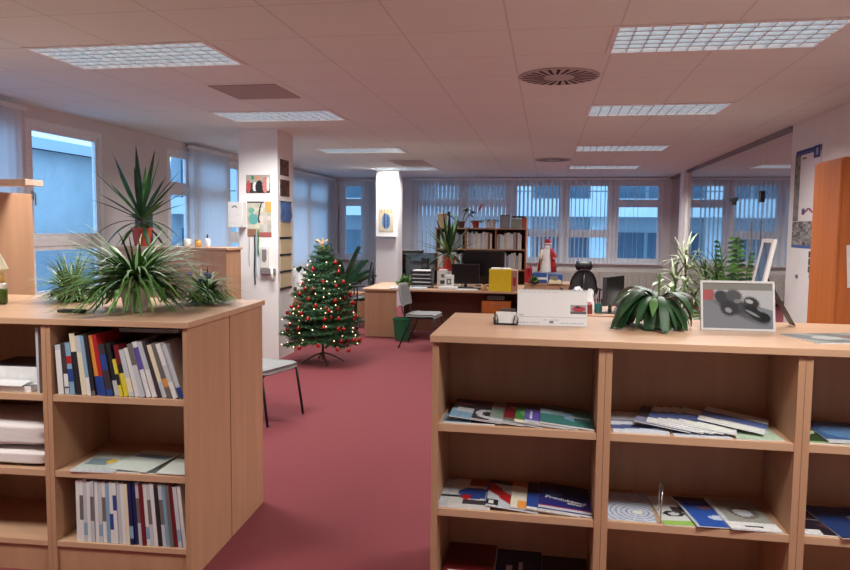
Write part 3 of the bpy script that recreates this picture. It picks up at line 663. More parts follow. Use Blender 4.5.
# left bay (blankets, papers)
def blanket(loc, sx_, sy_, sz, label, seed):
    rr = random.Random(seed); bm = bmesh.new(); bmesh.ops.create_cube(bm, size=1)
    bmesh.ops.scale(bm, vec=(sx_, sy_, sz), verts=bm.verts); bmesh.ops.subdivide_edges(bm, edges=bm.edges[:], cuts=7, use_grid_fill=True)
    for v in bm.verts:
        ex = abs(v.co.x)/(sx_/2); ey = abs(v.co.y)/(sy_/2); k = 1-.35*max(ex, ey)**6
        v.co.z *= k*(1+.05*math.sin(v.co.x*23+seed)*math.cos(v.co.y*19))
        if abs(v.co.z) < sz*.45: v.co.x *= 1+.012*math.sin(v.co.z*120)
    for v in bm.verts: v.co.z = max(v.co.z, -sz/2)
    me = bpy.data.meshes.new('blanket'); bm.to_mesh(me); bm.free(); me.materials.append(M['blanket']); me.polygons.foreach_set('use_smooth', [True]*len(me.polygons))
    o = bpy.data.objects.new('folded_blanket', me); COL.objects.link(o); o.location = LP(*loc); o.rotation_euler = (0, 0, LA)
    ss = o.modifiers.new('s', 'SUBSURF'); ss.levels = 1; ss.render_levels = 1
    tag(o, label, 'blanket')
blanket((-LWd-.33, .22, .4828+.038), .58, .38, .076, 'folded white blanket lying flat on the shelf, under the thicker one', 1)
blanket((-LWd-.335, .225, .4828+.076+.068), .57, .37, .13, 'thick folded white blanket on top of the flatter one in the left counter', 4)
leaflet('paper_stack', 'stack of printed white papers lying in the left end bay, top shelf', 'paper stack', LP(-LWd-.10, .03, .8325), LA, rects(s_['L'], [(0, 0, 1, .1, s_['M'])], .05, 45), wd=.28, ht=.30, th=.028)
leaflet('folder', 'dark folder lying on the printed papers in the left end bay', 'folder', LP(-LWd-.11, .10, .861), LA, rects(s_['K'], [(0, 0, 1, .1, s_['D'])], .05, 46), wd=.28, ht=.24, th=.075)
leaflet('document', 'curling white sheet sloping over the front of the top shelf, far left', 'paper', LP(-LWd-.135, .012, .8617), LA, rects(s_['W'], [], .03, 47), wd=.24, ht=.08, th=.002, pitch_x=R(8))
book((-LWd-.062, .02, .8325), .012, .30, .30, 0, s_['L'], 'thin upright white folder against the side panel, top shelf at far left', [], None, 'folder')

# ------------------------------------------------------------------ plants
def arc(o, az, el, length, droop, n=8, twist=0):
    p = Vector(o); pts = [p.copy()]; d = Vector((math.cos(az)*math.cos(el), math.sin(az)*math.cos(el), math.sin(el)))
    for i in range(n):
        d = (d + Vector((math.cos(az+twist)*.0, 0, -droop/n))).normalized(); p = p + d*length/n; pts.append(p.copy())
    return pts
def taper(n, w_, base=.5, peak=.35):
    out = []
    for i in range(n+1):
        t = i/n
        out.append(w_*(base+(1-base)*t/peak if t < peak else max(.03, 1-((t-peak)/(1-peak))**1.7)))
    return out
def pot(root, r0_, r1_, h_, m_, z0=0, rim=.008, name='pot'):
    mb = MB(); mb.lathe([(r0_*.96, z0), (r0_, z0+.004), (r1_, z0+h_-.025), (r1_+rim, z0+h_-.025), (r1_+rim, z0+h_), (r1_-.006, z0+h_), (r1_-.008, z0+h_-.02)], n=28); mb.build(name, m_, root, smooth=False)
    mb = MB(); mb.lathe([(r1_-.008, z0+h_-.022), (.001, z0+h_-.014)], n=20); mb.build('soil', M['soil'], root)
def foliage(root, leaves, mats, name='foliage', fold=.25, smooth=True):
    mb = MB()
    for lf in leaves:
        pts, wid, mi = lf[:3]
        d = (pts[min(2, len(pts)-1)]-pts[0]); side = Vector((-d.y, d.x, 0)) if len(lf) < 4 else lf[3]
        if side.length < 1e-3: side = Vector((1, 0, 0))
        mb.leaf(pts, wid, side, fold, mi)
    return mb.build(name, mats, root, smooth=smooth)
GM = [M['green'], M['greenl'], M['greend'], M['vari']]
def spider(name, label, loc, r0_, r1_, h_, pm, nl, L, seed, wid=.016, mats=(0, 0, 0, 1), up=(.1, 1.3), droop=(.8, 2.2), zmin=None, mi_fn=None, cat='plant'):
    rr = random.Random(seed); t = thing(name, label, cat, loc)
    if h_: pot(t, r0_, r1_, h_, pm)
    lv = []
    for i in range(nl):
        az = rr.uniform(0, 2*math.pi); el = rr.uniform(*up); ln = L*rr.uniform(.6, 1.1)
        o = (rr.uniform(-.3, .3)*r1_, rr.uniform(-.3, .3)*r1_, (h_ or .02)-.01)
        pts = arc(o, az, el, ln, rr.uniform(*droop))
        for p in pts:
            if p.z < .012: p.z = .012 + rr.uniform(0, .01)
            if h_ and p.z < h_+.006 and math.hypot(p.x, p.y) < r1_+.014: 
                q = Vector((p.x, p.y, 0)).normalized()*(r1_+.02)
                if p is not pts[0] and p is not pts[1]: p.x, p.y = q.x, q.y
                else: p.z = h_+.008
        if h_ > .1:
            if math.cos(az+1.01) > .45 and min(p.z for p in pts) < .10 and rr.random() < .65: continue
            for p in pts[3:]:
                rho = math.hypot(p.x, p.y)
                if p.z < .125 and rho < .19: p.x *= .19/rho; p.y *= .19/rho
        lv.append((pts, taper(8, wid*rr.uniform(.7, 1.2)), mats[rr.randrange(len(mats))]))
    foliage(t, lv, GM); return t
# big spider plant in the white pot (px ~122,295)
spider('spider_plant', 'large green spider plant in a white ceramic pot on the left counter', (-1.985, 3.19, H+.0006), .055, .078, .155, M['potw'], 520, .45, 5, wid=.0165, mats=(0, 0, 2, 0, 1, 0, 0), up=(-.05, 1.0), droop=(.5, 1.7))
spider('spider_plant', 'pale variegated trailing spider plant at the left, behind the black remote', (-2.57, 3.52, H+.0006), .07, .09, .06, M['dark'], 240, .27, 6, wid=.013, mats=(1, 3, 0), up=(.0, 1.3), droop=(.6, 1.8))
t = spider('spider_plant', 'small leafy plant with violet flowers right of the white pot', (-1.83, 3.60, H+.0006), .05, .065, .06, M['dark'], 220, .25, 8, wid=.014, mats=(0, 2, 1), up=(.0, 1.2), droop=(.8, 2.2))
for k in range(7):
    a = rnd.uniform(0, 6.28); MB().ball((.07*math.cos(a)*rnd.random(), .07*math.sin(a)*rnd.random()-.03, .145+rnd.uniform(-.02, .02)), .012, 8).build('flower', mat('violet_petal', (.07, .06, .42), .6), t)
for k in range(14):
    a = rnd.uniform(0, 6.28); MB().ball((.13*math.cos(a), .10*math.sin(a)-.05, .05+rnd.uniform(-.02, .04)), .008, 6).build('flower', mat('white_petal', (.75, .72, .62), .6), t)

def yucca(label, loc, pr, ph, stem, nl, L, seed, pm=None, wid=.04, tilt=0):
    rr = random.Random(seed); t = thing('yucca_plant', label, 'plant', loc)
    pot(t, pr*.75, pr, ph, pm or M['potr'])
    MB().tube([(0, 0, ph-.02), (0, 0, ph+stem)], .016, 8).build('stem', M['trunk'], t)
    lv = []
    for i in range(nl):
        k = i/(nl-1); az = i*2.39996+rr.uniform(-.2, .2); el = 1.42-1.55*k+rr.uniform(-.12, .12); ln = L*(.95-.25*k)*rr.uniform(.88, 1.1)
        pts = arc((.01*math.cos(az), .01*math.sin(az), ph+stem*(1-.8*k)), az, el, ln, .12+.55*k**2 + (1.0 if k > .72 else 0), 8)
        for p in pts: p.z = max(p.z, .008)
        lv.append((pts, taper(8, wid*(1-.25*k), .45, .4), 2 if i % 3 else 0))
    foliage(t, lv, GM, fold=.35); return t
# low back wall / cabinet behind the left counter
t = thing('cabinet', 'closed beech cabinet back with slim overhanging top, left of the first pillar', 'cabinet', (-4.60, 7.0, 0))
MB().box((0, 0, 0), (1.29, .36, 1.345)).build('body', M['wood'], t, bevel=.002); MB().box((-.01, -.015, 1.3455), (1.305, .375, 1.372)).build('top_board', M['woodtop'], t, bevel=.002)
yucca('spiky yucca in a red pot on the cabinet beyond the left counter', (-4.37, 7.17, 1.3726), .105, .20, .17, 34, .74, 4, wid=.065)
t = thing('mug', 'white mug standing on the cabinet top, leftmost of the small items', 'mug', (-3.81, 7.12, 1.3726)); MB().lathe([(.03, 0), (.036, .005), (.037, .085), (.033, .085), (.031, .01)], n=20).build('body', M['potw'], t, smooth=True)
MB().tube([(.035, 0, .07), (.06, 0, .062), (.06, 0, .03), (.034, 0, .02)], .005, 6).build('handle', M['potw'], t)
t = thing('jar', 'small amber honey jar on the cabinet top, between mug and bottle', 'jar', (-3.69, 7.12, 1.3726)); MB().lathe([(.03, 0), (.036, .01), (.036, .055), (.03, .065)], n=18).build('body', mat('amber', (.65, .33, .06), .3), t, smooth=True); MB().lathe([(.031, .0655), (.031, .08), (.0, .08)], n=18).build('lid', M['gold'], t)
t = thing('bottle', 'white squeeze bottle with dark nozzle on the cabinet top, by the pillar', 'bottle', (-3.58, 7.12, 1.3726)); MB().lathe([(.026, 0), (.03, .01), (.03, .08), (.012, .095)], n=18).build('body', M['potw'], t, smooth=True); MB().lathe([(.012, .0955), (.010, .125), (.003, .14), (.0, .14)], n=12).build('nozzle', M['dark'], t)

# tall hutch at the far left
t = thing('tall_cabinet', 'tall beech panel cabinet standing behind the left counter at the picture edge', 'cabinet', (-4.06, 3.97, 0))
MB().box((0, 0, 0), (.64, .33, 1.80)).build('body', M['wood'], t, bevel=.002)
MB().box((.56, -.02, .0), (.64, .0-.0005, 1.84)).build('post', M['wood'], t)
MB().box((.1, -.0, 1.8405), (.86, .16, 1.878)).build('shelf_board', mat('pale_beech', (.68, .50, .38), .4), t, bevel=.002)
MB().box((.50, .02, 1.8005), (.54, .06, 1.84)).build('bracket', M['dark'], t)

# decorative bottle
t = thing('decorative_bottle', 'small green glass jar with gold and white angel-shaped top, left picture edge', 'ornament', (-2.815, 3.28, H+.0006))
MB().lathe([(.028, 0), (.036, .006), (.037, .075), (.033, .083)], n=22).build('body', M['grnj'], t, smooth=True)
MB().lathe([(.034, .0835), (.035, .105), (.025, .112)], n=22).build('band', M['potw'], t)
MB().lathe([(.024, .1125), (.03, .125), (.026, .15), (.018, .158)], n=18).build('collar', M['gold'], t, smooth=True)
MB().lathe([(.017, .1585), (.045, .185), (.03, .22), (.012, .26), (.0, .275)], n=10).build('cap', mat('ivory', (.72, .66, .46), .5), t)
# remote
t = thing('remote_control', 'black remote control lying on the left counter', 'remote control', (-2.235, 3.055, H+.0006), R(-2))
MB().box((-.066, -.022, 0), (.066, .022, .014)).build('body', M['black'], t, bevel=.004)
for k in range(10): MB().box((-.05+.022*(k % 5), -.012+.016*(k//5), .0142), (-.04+.022*(k % 5), -.004+.016*(k//5), .016)).build('button', M['dark'], t)

# drooping plant on the right counter
t = thing('potted_plant', 'drooping broad-leaved dark green plant in a brown pot on the right counter', 'plant', (.47, 3.19, H+.0006))
pot(t, .05, .065, .135, M['potb'])
rr = random.Random(12); lv = []
for i in range(58):
    left = i % 2
    az = math.pi+rr.gauss(-.1, .75) if left else rr.gauss(-.5, .9)
    el = rr.uniform(.35, 1.1) if left else rr.uniform(.1, 1.0); ln = rr.uniform(.22, .36) if left else rr.uniform(.17, .27)
    pts = arc((.02*math.cos(az), .02*math.sin(az), .125), az, el, ln, rr.uniform(2.2, 5.0), 10)
    for p in pts:
        p.x = min(p.x, .150)
        if p.z < .004: p.z = .004+rr.uniform(0, .006)
        rho = math.hypot(p.x, p.y)
        if p.z < .14 and rho < .088 and p is not pts[0]: q = Vector((math.cos(az), math.sin(az)))*.088; p.x, p.y = q.x, q.y
    lv.append((pts, taper(10, rr.uniform(.034, .058), .3, .5), 2 if i % 9 else 0))
foliage(t, lv, GM, fold=.2)

def tall_plant(label, loc, pr, ph, pm, stems, mats, seed, L, wid, kind='spray', name='potted_plant', nl=26, droop=1.1, steep=False):
    """stems: (dx, dy, height)"""
    rr = random.Random(seed); t = thing(name, label, 'plant', loc); pot(t, pr*.75, pr, ph, pm)
    st = MB(); lv = []; STEMS = []
    for dx, dy, h_ in stems:
        if kind != 'frond': st.tube([(dx*.25, dy*.25, ph-.03), (dx*.6, dy*.6, ph+(h_-ph)*.5), (dx, dy, h_)], .009, 6)
        if kind == 'spray':
            for i in range(nl):
                az = rr.uniform(0, 6.28); el = rr.uniform(-.3, 1.4); zz = h_-rr.uniform(0, .35)*(h_-ph)
                lv.append((arc((dx, dy, zz), az, el, L*rr.uniform(.7, 1.1), rr.uniform(.6, 1.5)*droop, 7), taper(7, wid, .4, .4), mats[rr.randrange(len(mats))]))
        elif kind == 'frond':
            for fr_ in range(nl):
                az = 6.28*fr_/nl+rr.uniform(-.3, .3); o = (dx*.3, dy*.3, ph-.02); el = rr.uniform(.75, 1.35) if not steep else rr.uniform(1.3, 1.5); sp = arc(o, az, el, h_*rr.uniform(.75, 1.0), rr.uniform(.5, 1.1) if not steep else .15, 12)
                STEMS.append(sp)
                for k in range(3, 13):
                    for sg in (-1, 1):
                        for half in (0, .5):
                            if k == 12 and half: continue
                            o2 = sp[k] if not half else (sp[k]+sp[min(k+1, 12)])/2
                            lv.append((arc(o2, az+sg*1.15, .35, L*(1.15-.07*abs(k-6)), .5, 4), taper(4, wid, .35, .45), mats[rr.randrange(len(mats))], Vector((math.sin(az)*.3, math.cos(az)*.3, 1))))
        elif kind == 'zz':
            for i in range(nl):
                zz = ph+.12+(h_-ph-.12)*i/nl; f = (zz-ph)/(h_-ph); sg = 1 if i % 2 else -1; az = math.atan2(dy, dx)+sg*1.45+rr.uniform(-.2, .2)
                o = Vector((dx, dy, 0))*(.25+.75*f)+Vector((0, 0, zz))
                lv.append((arc(o, az, .45, L*(1.1-.5*abs(f-.5)), .3, 5), taper(5, wid, .3, .45), mats[rr.randrange(len(mats))]))
        else:                              # broad
            for i in range(nl):
                az = rr.uniform(0, 6.28); zz = ph+.1+(h_-ph-.1)*rr.random()
                lv.append((arc((dx*(zz/h_), dy*(zz/h_), zz), az, rr.uniform(.2, 1.1), L*rr.uniform(.7, 1.1), 1.2, 6), taper(6, wid, .2, .5), mats[rr.randrange(len(mats))]))
    for sp in STEMS: st.tube(sp, [.012]*6+[.007]*7, 6)
    st.build('stem', M['trunk'] if kind == 'spray' else M['green'], t); foliage(t, lv, GM); return t
tall_plant('tall pale variegated dragon plant standing right of the drooping plant, by the glass', (1.28, 7.0, 0), .15, .30, M['potw'], [(0, 0, 1.42), (-.08, .06, 1.15), (.08, -.03, 1.0)], (3, 1, 3), 21, .33, .022, nl=44)
tall_plant('striped zebra-leaved plant rising behind the drooping plant on the counter', (.90, 6.0, 0), .14, .30, M['potb'], [(.0, 0, 1.25), (.12, .05, 1.15), (-.12, 0, 1.1), (.2, -.02, 1.2)], (3, 2, 3, 1), 22, .17, .035, kind='broad', nl=26)
tall_plant('bushy dark palm in front of the glass partition, behind the framed photo', (2.05, 9.2, 0), .16, .32, M['potb'], [(0, 0, 1.15), (.1, .05, 1.05), (-.12, .05, 1.1)], (0, 2, 0), 23, .40, .022, nl=50)
tall_plant('upright glossy plant with ladder-like leaflets in front of the glass partition', (2.02, 8.1, 0), .13, .30, M['potw'], [(0, 0, 1.36)], (2, 0), 24, .10, .038, kind='frond', nl=4, steep=True)
tall_plant('dark glossy ladder-leaved plant on the floor behind the tree, by the far left window', (-3.72, 12.4, 0), .2, .36, M['potb'], [(0, 0, 1.0)], (2,), 25, .17, .06, kind='frond', nl=11)
tall_plant('leafy low bush standing on the floor beside the striped plant', (1.40, 6.15, 0), .14, .28, M['potw'], [(.0, 0, .95), (.12, .05, .9), (-.12, 0, .92)], (0, 3, 2), 26, .18, .05, kind='broad', nl=26)

# ------------------------------------------------------------------ things on the right counter
t = thing('card_holder', 'black wire card holder full of white cards, left of the desk calendar', 'card holder', (-.172, 3.14, H+.0006))
mb = MB(); mb.box((-.052, -.03, 0), (.052, .035, .004))
for sx_ in (-1, 1):
    mb.tube([(sx_*.05, -.028, .004), (sx_*.053, -.03, .03), (sx_*.040, -.03, .045), (sx_*.034, -.03, .02), (sx_*.036, -.028, .004)], .003, 6)
    mb.tube([(sx_*.05, .033, .004), (sx_*.053, .034, .04), (sx_*.04, .034, .05)], .003, 6)
mb.tube([(-.05, .034, .03), (.05, .034, .03)], .0025, 6); mb.build('wire_frame', M['black'], t)
MB().obox((0, -.004, .0295), (.088, .030, .05), (R(-8), 0, 0)).build('cards', M['paper'], t)
MB().box((-.03, .012, .0565), (.04, .03, .066)).build('pen_rest', M['dark'], t)
# small dark organiser between the cards and the calendar is the same wire set
t = thing('desk_calendar', 'wide white desk calendar with a small red car picture on the right counter', 'calendar', (-.124, 3.123, H+.0006), R(1.5))
def calf(u, v):
    c = (.72, .725, .73)
    if .76 < u < .985 and .34 < v < .60:
        c = C(150, 150, 155)
        if v < .40: c = C(90, 90, 95)
        if ((u-.88)/.095)**2+((v-.48)/.075)**2 < 1: c = C(165, 60, 70)
        if ((u-.87)/.05)**2+((v-.53)/.03)**2 < 1: c = C(90, 50, 55)
    if .93 > v > .90 and .04 < u < .6 and int(u*44) % 3: c = C(186, 188, 191)
    if .22 < v < .245: c = C(188, 190, 193)
    if .06 < v < .085 and (u < .32 or .62 < u < .95) and int(u*70) % 4: c = C(165, 168, 172)
    if .07 < v < .14 and .46 < u < .52: c = C(120, 122, 128)
    if .14 < v < .18 and .38 < u < .6 and int(u*60) % 2: c = C(182, 184, 188)
    if .28 < v < .30 and .02 < u < .10: c = C(150, 155, 160)
    return c
mb = MB(); mb.X = Matrix.Rotation(R(80), 4, 'X'); picture_faces(mb, calf, .30, .158, 84, 44, 0, .0012); mb.build('print_sheet', PRINTM, t)
mb = MB(); mb.X = Matrix.Rotation(R(80), 4, 'X'); mb.box((0, 0, -.002), (.30, .158, .001)); mb.build('front_board', M['paper'], t)
mb = MB(); mb.add([(0, .03, .153), (.30, .03, .153), (.30, .095, 0), (0, .095, 0), (0, .032, .154), (.30, .032, .154), (.30, .097, 0), (0, .097, 0)], [(0, 1, 2, 3), (7, 6, 5, 4), (0, 4, 5, 1), (3, 2, 6, 7)]); mb.build('rear_board', M['paper'], t)
mb = MB()
for k in range(40): mb.tube([(.008+k*.0073, .024, .150), (.008+k*.0073, .026, .160), (.008+k*.0073, .033, .158)], .0008, 4)
mb.build('spiral_binding', M['steel'], t)

def framed(name, label, cat, loc, rz, w_, h_, fn, nu, nv, tiltx, fm, fw=.008, legs=True, mat_=None, glassy=True, depth=.012):
    t = thing(name, label, cat, loc, rz); X = Matrix.Rotation(R(tiltx), 4, 'X')
    mb = MB(); mb.X = X
    for a, b_ in (((0, 0), (w_, fw)), ((0, h_-fw), (w_, h_)), ((0, fw), (fw, h_-fw)), ((w_-fw, fw), (w_, h_-fw))): mb.box((a[0], a[1], -depth), (b_[0], b_[1], .003))
    mb.box((fw, fw, -depth), (w_-fw, h_-fw, -.004)); mb.build('frame', fm, t)
    mb = MB(); mb.X = X @ Matrix.Translation((fw, fw, 0)); picture_faces(mb, fn, w_-2*fw, h_-2*fw, nu, nv, 0, -.0005); mb.build('picture', mat_ or PRINT, t)
    if legs:
        mb = MB(); c_ = X @ Vector((w_/2, h_*.6, -depth)); mb.add([(w_/2-.03, c_.y, c_.z), (w_/2+.03, c_.y, c_.z), (w_/2+.03, c_.y+h_*.35, 0), (w_/2-.03, c_.y+h_*.35, 0), (w_/2-.03, c_.y+.003, c_.z), (w_/2+.03, c_.y+.003, c_.z), (w_/2+.03, c_.y+h_*.35+.003, 0), (w_/2-.03, c_.y+h_*.35+.003, 0)], [(0, 1, 2, 3), (7, 6, 5, 4), (0, 4, 5, 1), (3, 2, 6, 7), (0, 3, 7, 4), (1, 5, 6, 2)]); mb.build('strut', M['dark'], t)
    return t
GLOSS = print_mat('glazed_print', .06)
def bike(u, v):
    base = (C(172, 174, 176) if v > .62-.35*u+.15*math.sin(u*2) else C(122, 126, 132))
    if u < .16 and .62 < v < .86: base = C(160, 92, 92)
    if v > .84: base = C(128, 128, 122)
    r9 = (math.sin(u*91+v*47)*math.sin(u*37-v*83))*.06
    def soft(c, cx, cy, rx, ry, a, col, k=.35):
        dx, dy = u-cx, (v-cy)*.68; ca, sa = math.cos(a), math.sin(a); X_, Y_ = dx*ca+dy*sa, -dx*sa+dy*ca
        d = math.sqrt((X_/rx)**2+(Y_/ry)**2)+r9; f = max(0, min(1, (1+k/2-d)/k)); return tuple(p+(q_-p)*f for p, q_ in zip(c, col))
    c = base
    for e in ((.52, .36, .36, .05, -.45, C(88, 90, 94), .9), (.42, .53, .20, .12, -.45, C(66, 68, 72)), (.27, .70, .11, .09, -.3, C(66, 70, 74)), (.38, .44, .13, .11, -.4, C(60, 62, 66)), (.37, .40, .05, .035, -.4, C(140, 142, 144)),
              (.45, .72, .12, .09, -.3, C(84, 86, 88)), (.70, .57, .12, .085, -.4, C(56, 58, 60)), (.67, .60, .055, .03, -.3, C(168, 170, 168)), (.60, .46, .10, .08, -.6, C(74, 76, 80)), (.77, .33, .21, .085, -.62, C(46, 48, 50)), (.71, .34, .11, .018, -.5, C(132, 134, 138)),
              (.90, .26, .08, .055, -.7, C(40, 42, 44)), (.82, .42, .05, .02, -.6, C(120, 122, 126)), (.50, .60, .05, .03, 0, C(120, 122, 124))): c = soft(c, *e)
    return c
framed('framed_photo', 'silver framed black and white motorcycle photo on the right counter', 'picture frame', (.650, 3.158, H+.0006), R(2), .30, .212, bike, 100, 70, 78, mat('silver_frame', (.62, .62, .62), .35), .009, mat_=GLOSS)
def bluep(u, v):
    c = C(95, 130, 165)
    if abs(math.sin(v*9+u*3)) < .35: c = C(70, 95, 130)
    if v < .25: c = C(150, 175, 195)
    return c
framed('framed_picture', 'narrow-looking white framed blue picture seen from the side behind the motorcycle photo', 'picture frame', (.885, 3.43, H+.004), R(-84), .125, .39, bluep, 16, 40, 79, M['white'], .018)
def cover_mag(u, v):
    c = C(95, 105, 105)
    if math.sin(u*11+v*5) > .4: c = C(130, 140, 138)
    if ((u-.4)/.2)**2+((v-.5)/.2)**2 < 1: c = C(165, 170, 165)
    if ((u-.75)/.12)**2+((v-.4)/.25)**2 < 1: c = C(120, 80, 75)
    return c
leaflet('magazine', 'glossy grey-green magazine lying open on the right counter by the picture edge', 'magazine', (1.30, 2.95, H+.0006), R(18), cover_mag, wd=.30, ht=.24, th=.004, nu=30)

# ------------------------------------------------------------------ visitor chairs
def visitor_chair(loc, rz, label):
    """faces +x; seat centre at x=0"""
    t = thing('visitor_chair', label, 'chair', loc, rz, None)
    bm = MB(); n_ = 8; W, D = .45, .42
    vs = []; prof = [(-.21, .455), (-.15, .462), (-.05, .458), (.08, .462), (.17, .465), (.21, .450)]
    for s2 in (0, -.04):
        for x_, z_ in prof:
            for j in range(7):
                yy = -W/2+W*j/6; ed = 1-.0
                cut = .02 if j in (0, 6) else 0
                vs.append((x_*(1-.06*(j in (0, 6))), yy, z_+(s2 if s2 else -.004*(j in (0, 6))) + (.006 if s2 and j in (0, 6) else 0)))
    L_ = len(prof); fs = []
    for i in range(L_-1):
        for j in range(6):
            a = i*7+j; fs.append((a, a+1, a+8, a+7)[::-1]); b_ = a+L_*7; fs.append((b_, b_+1, b_+8, b_+7))
    for i in range(L_-1):
        for j in (0, 6): a = i*7+j; b_ = a+7; q = (a, b_, b_+L_*7, a+L_*7); fs.append(q)
    for i in (0, L_-1):
        for j in range(6): a = i*7+j; fs.append((a, a+1, a+1+L_*7, a+L_*7))
    bm.add(vs, fs); bm.build('seat', M['greyf'], t, smooth=True)
    MB().box((-.19, -.2, .398), (.19, .2, .414)).build('seat_pan', M['black'], t, bevel=.004)
    b2 = MB(); vs = []
    for s2 in (0, .035):
        for i in range(6):
            z_ = .56+.29*i/5; hw = .225*(1-.18*(i/5)**3)*(1 if i else .93)
            for j in range(7):
                f = j/6*2-1; vs.append((-.235-.05*(z_-.56)/.3*1.2-s2-.025*(1-f*f)+.01, f*hw, z_))
    fs = []
    for i in range(5):
        for j in range(6): a = i*7+j; fs.append((a, a+1, a+8, a+7)); fs.append((a+42, a+49, a+50, a+43))
        for j in (0, 6): a = i*7+j; fs.append((a, a+7, a+49, a+42))
    for i in (0, 5):
        for j in range(6): a = i*7+j; fs.append((a, a+1, a+43, a+42))
    b2.add(vs, fs); b2.build('backrest', M['greyf'], t, smooth=True)
    for sg in (-1, 1):
        MB().tube([(.25, sg*.235, .008), (.19, sg*.225, .40), (.16, sg*.215, .41)], .011, 8).build('leg', M['black'], t, smooth=True)
        MB().tube([(-.29, sg*.235, .008), (-.12, sg*.225, .40), (-.06, sg*.215, .41)], .011, 8).build('leg', M['black'], t, smooth=True)
        MB().tube([(-.17, sg*.2, .405), (-.245, sg*.195, .47), (-.262, sg*.19, .58)], .011, 8).build('back_support', M['black'], t, smooth=True)
    return t
visitor_chair((-2.335, 5.575, 0), R(-17), 'grey visitor chair with black legs half hidden behind the left counter')
visitor_chair((-1.62, 9.42, 0), R(-4), 'grey visitor chair with black legs in front of the desk, by the green bin')

# ------------------------------------------------------------------ Christmas tree
TX, TY = -2.59, 8.02
def tree():
    rr = random.Random(99); t = thing('christmas_tree', 'decorated artificial Christmas tree on a metal stand beside the first pillar', 'christmas tree', (TX, TY, 0))
    MB().tube([(0, 0, .03), (0, 0, 1.36)], [.016, .006], 8).build('trunk', M['trunk'], t)
    for k in range(4):
        a = k*math.pi/2+.5; MB().tube([(0, 0, .12), (.10*math.cos(a), .10*math.sin(a), .09), (.25*math.cos(a), .25*math.sin(a), .01)], .009, 6).build('stand_leg', mat('stand_brown', (.05, .03, .02), .5), t)
    nd = MB(); tips = []
    def needles(p, d, ln, nn):
        d = d.normalized()
        for i in range(nn):
            f = (i+rr.random())/nn; o = p+d*ln*f; a = rr.uniform(0, 6.28)
            s1_ = d.orthogonal().normalized(); s2_ = d.cross(s1_); out = (s1_*math.cos(a)+s2_*math.sin(a)+d*.55).normalized()
            L_ = rr.uniform(.022, .034); wd = out.cross(d).normalized()*.0034; e = o+out*L_
            nd.add([o-wd, o+wd, e+wd*.3, e-wd*.3], [(0, 1, 2, 3)])
    for lv in range(17):
        z0 = .26+1.06*(lv/16)**.95; rad = .50*(1-(z0-.24)/1.24)**.85+.02; nb = max(5, int(15-9*lv/16))
        for b_ in range(nb):
            az = 2*math.pi*b_/nb+lv*1.3+rr.uniform(-.15, .15); ln = rad*rr.uniform(.82, 1.1); el = rr.uniform(-.06, .18)+.5*(lv/16)
            d = Vector((math.cos(az)*math.cos(el), math.sin(az)*math.cos(el), math.sin(el))); o = Vector((0, 0, z0))
            needles(o, d, ln, int(ln*230))
            if lv in (0, 1, 2) or ln > .2:
                pass
            ns_ = max(2, int(ln/.075))
            for q in range(ns_):
                f = .28+.68*q/ns_
                for sg in (-1, 1):
                    d2 = (d+Vector((-math.sin(az), math.cos(az), 0))*sg*.75+Vector((0, 0, rr.uniform(-.15, .2)))).normalized(); l2 = (1-f)*ln*.6+.045
                    needles(o+d*ln*f, d2, l2, int(l2*230)); tips.append(o+d*ln*f+d2*l2)
            tips.append(o+d*ln)
    needles(Vector((0, 0, 1.28)), Vector((0, 0, 1)), .12, 50)
    nd.build('foliage', M['needle'], t)
    # string lights: bulbs are parts of the tree's light string
    sl = thing('string_lights', 'string of tiny warm lights wound around the Christmas tree', 'string lights', (TX, TY, 0))
    outer = [p for p in tips if math.hypot(p.x, p.y) > .42*(1-(p.z-.24)/1.24)**.85*.72]
    vis = [p for p in outer if p.x*.27+p.y*(-.96) > -.05]
    rr.shuffle(vis); bl = []
    for p in vis:
        if len(bl) >= 58: break
        if all((p-q).length > .075 for q in bl): bl.append(p)
    wire = MB(); ws = sorted(bl, key=lambda p: p.z)
    pts = []
    for k in range(150):
        z = .25+1.05*k/149; a = k*.42; rd = .30*(1-(z-.24)/1.24)**.85+.01; pts.append((rd*math.cos(a), rd*math.sin(a), z))
    wire.tube(pts, .0016, 4); wire.build('wire', M['needle'], sl)
    proto = MB().ball((0, 0, 0), .0062, 8).build('bulb', M['bulb'], sl); proto.location = bl[0]*1.03
    for p in bl[1:]:
        o = proto.copy(); COL.objects.link(o); o.parent = sl; o.location = p*1.0+Vector((0, -.01, .0))
    # baubles
    rr.shuffle(vis); bb = []
    for p in vis:
        if len(bb) >= 54: break
        if p.z < 1.25 and all((p-q).length > .085 for q in bb) and all((p-q).length > .03 for q in bl): bb.append(p)
    first = None
    for p in bb:
        if first is None:
            t2 = thing('bauble', 'small shiny red bauble hanging on the Christmas tree', 'bauble', Vector((TX, TY, 0))+p-Vector((0, .012, .030)), 0, 'red baubles on the tree')
            MB().ball((0, 0, 0), .024, 12).build('ball', M['redb'], t2, smooth=True); MB().lathe([(.006, .0225), (.006, .030), (.001, .033)], n=8).build('cap', M['gold'], t2); first = t2; kids = list(t2.children)
        else:
            c_ = first.copy(); COL.objects.link(c_); c_.location = Vector((TX, TY, 0))+p-Vector((0, .012, .030))
            for k in (o for o in bpy.data.objects if o.parent is first):
                d_ = k.copy(); COL.objects.link(d_); d_.parent = c_
    # bow
    bo = thing('bow', 'golden bow tied on the top of the Christmas tree', 'bow', (TX, TY-.02, 1.40))
    m_ = MB()
    for sg in (-1, 1):
        m_.leaf([(0, 0, 0), (sg*.03, -.01, .035), (sg*.065, -.012, .055), (sg*.075, 0, .03), (sg*.04, .012, .0), (0, .01, 0)], [.02, .04, .05, .05, .035, .02], (0, 1, .3), .0)
    m_.build('loop', M['gold'], bo, smooth=True)
    m_ = MB()
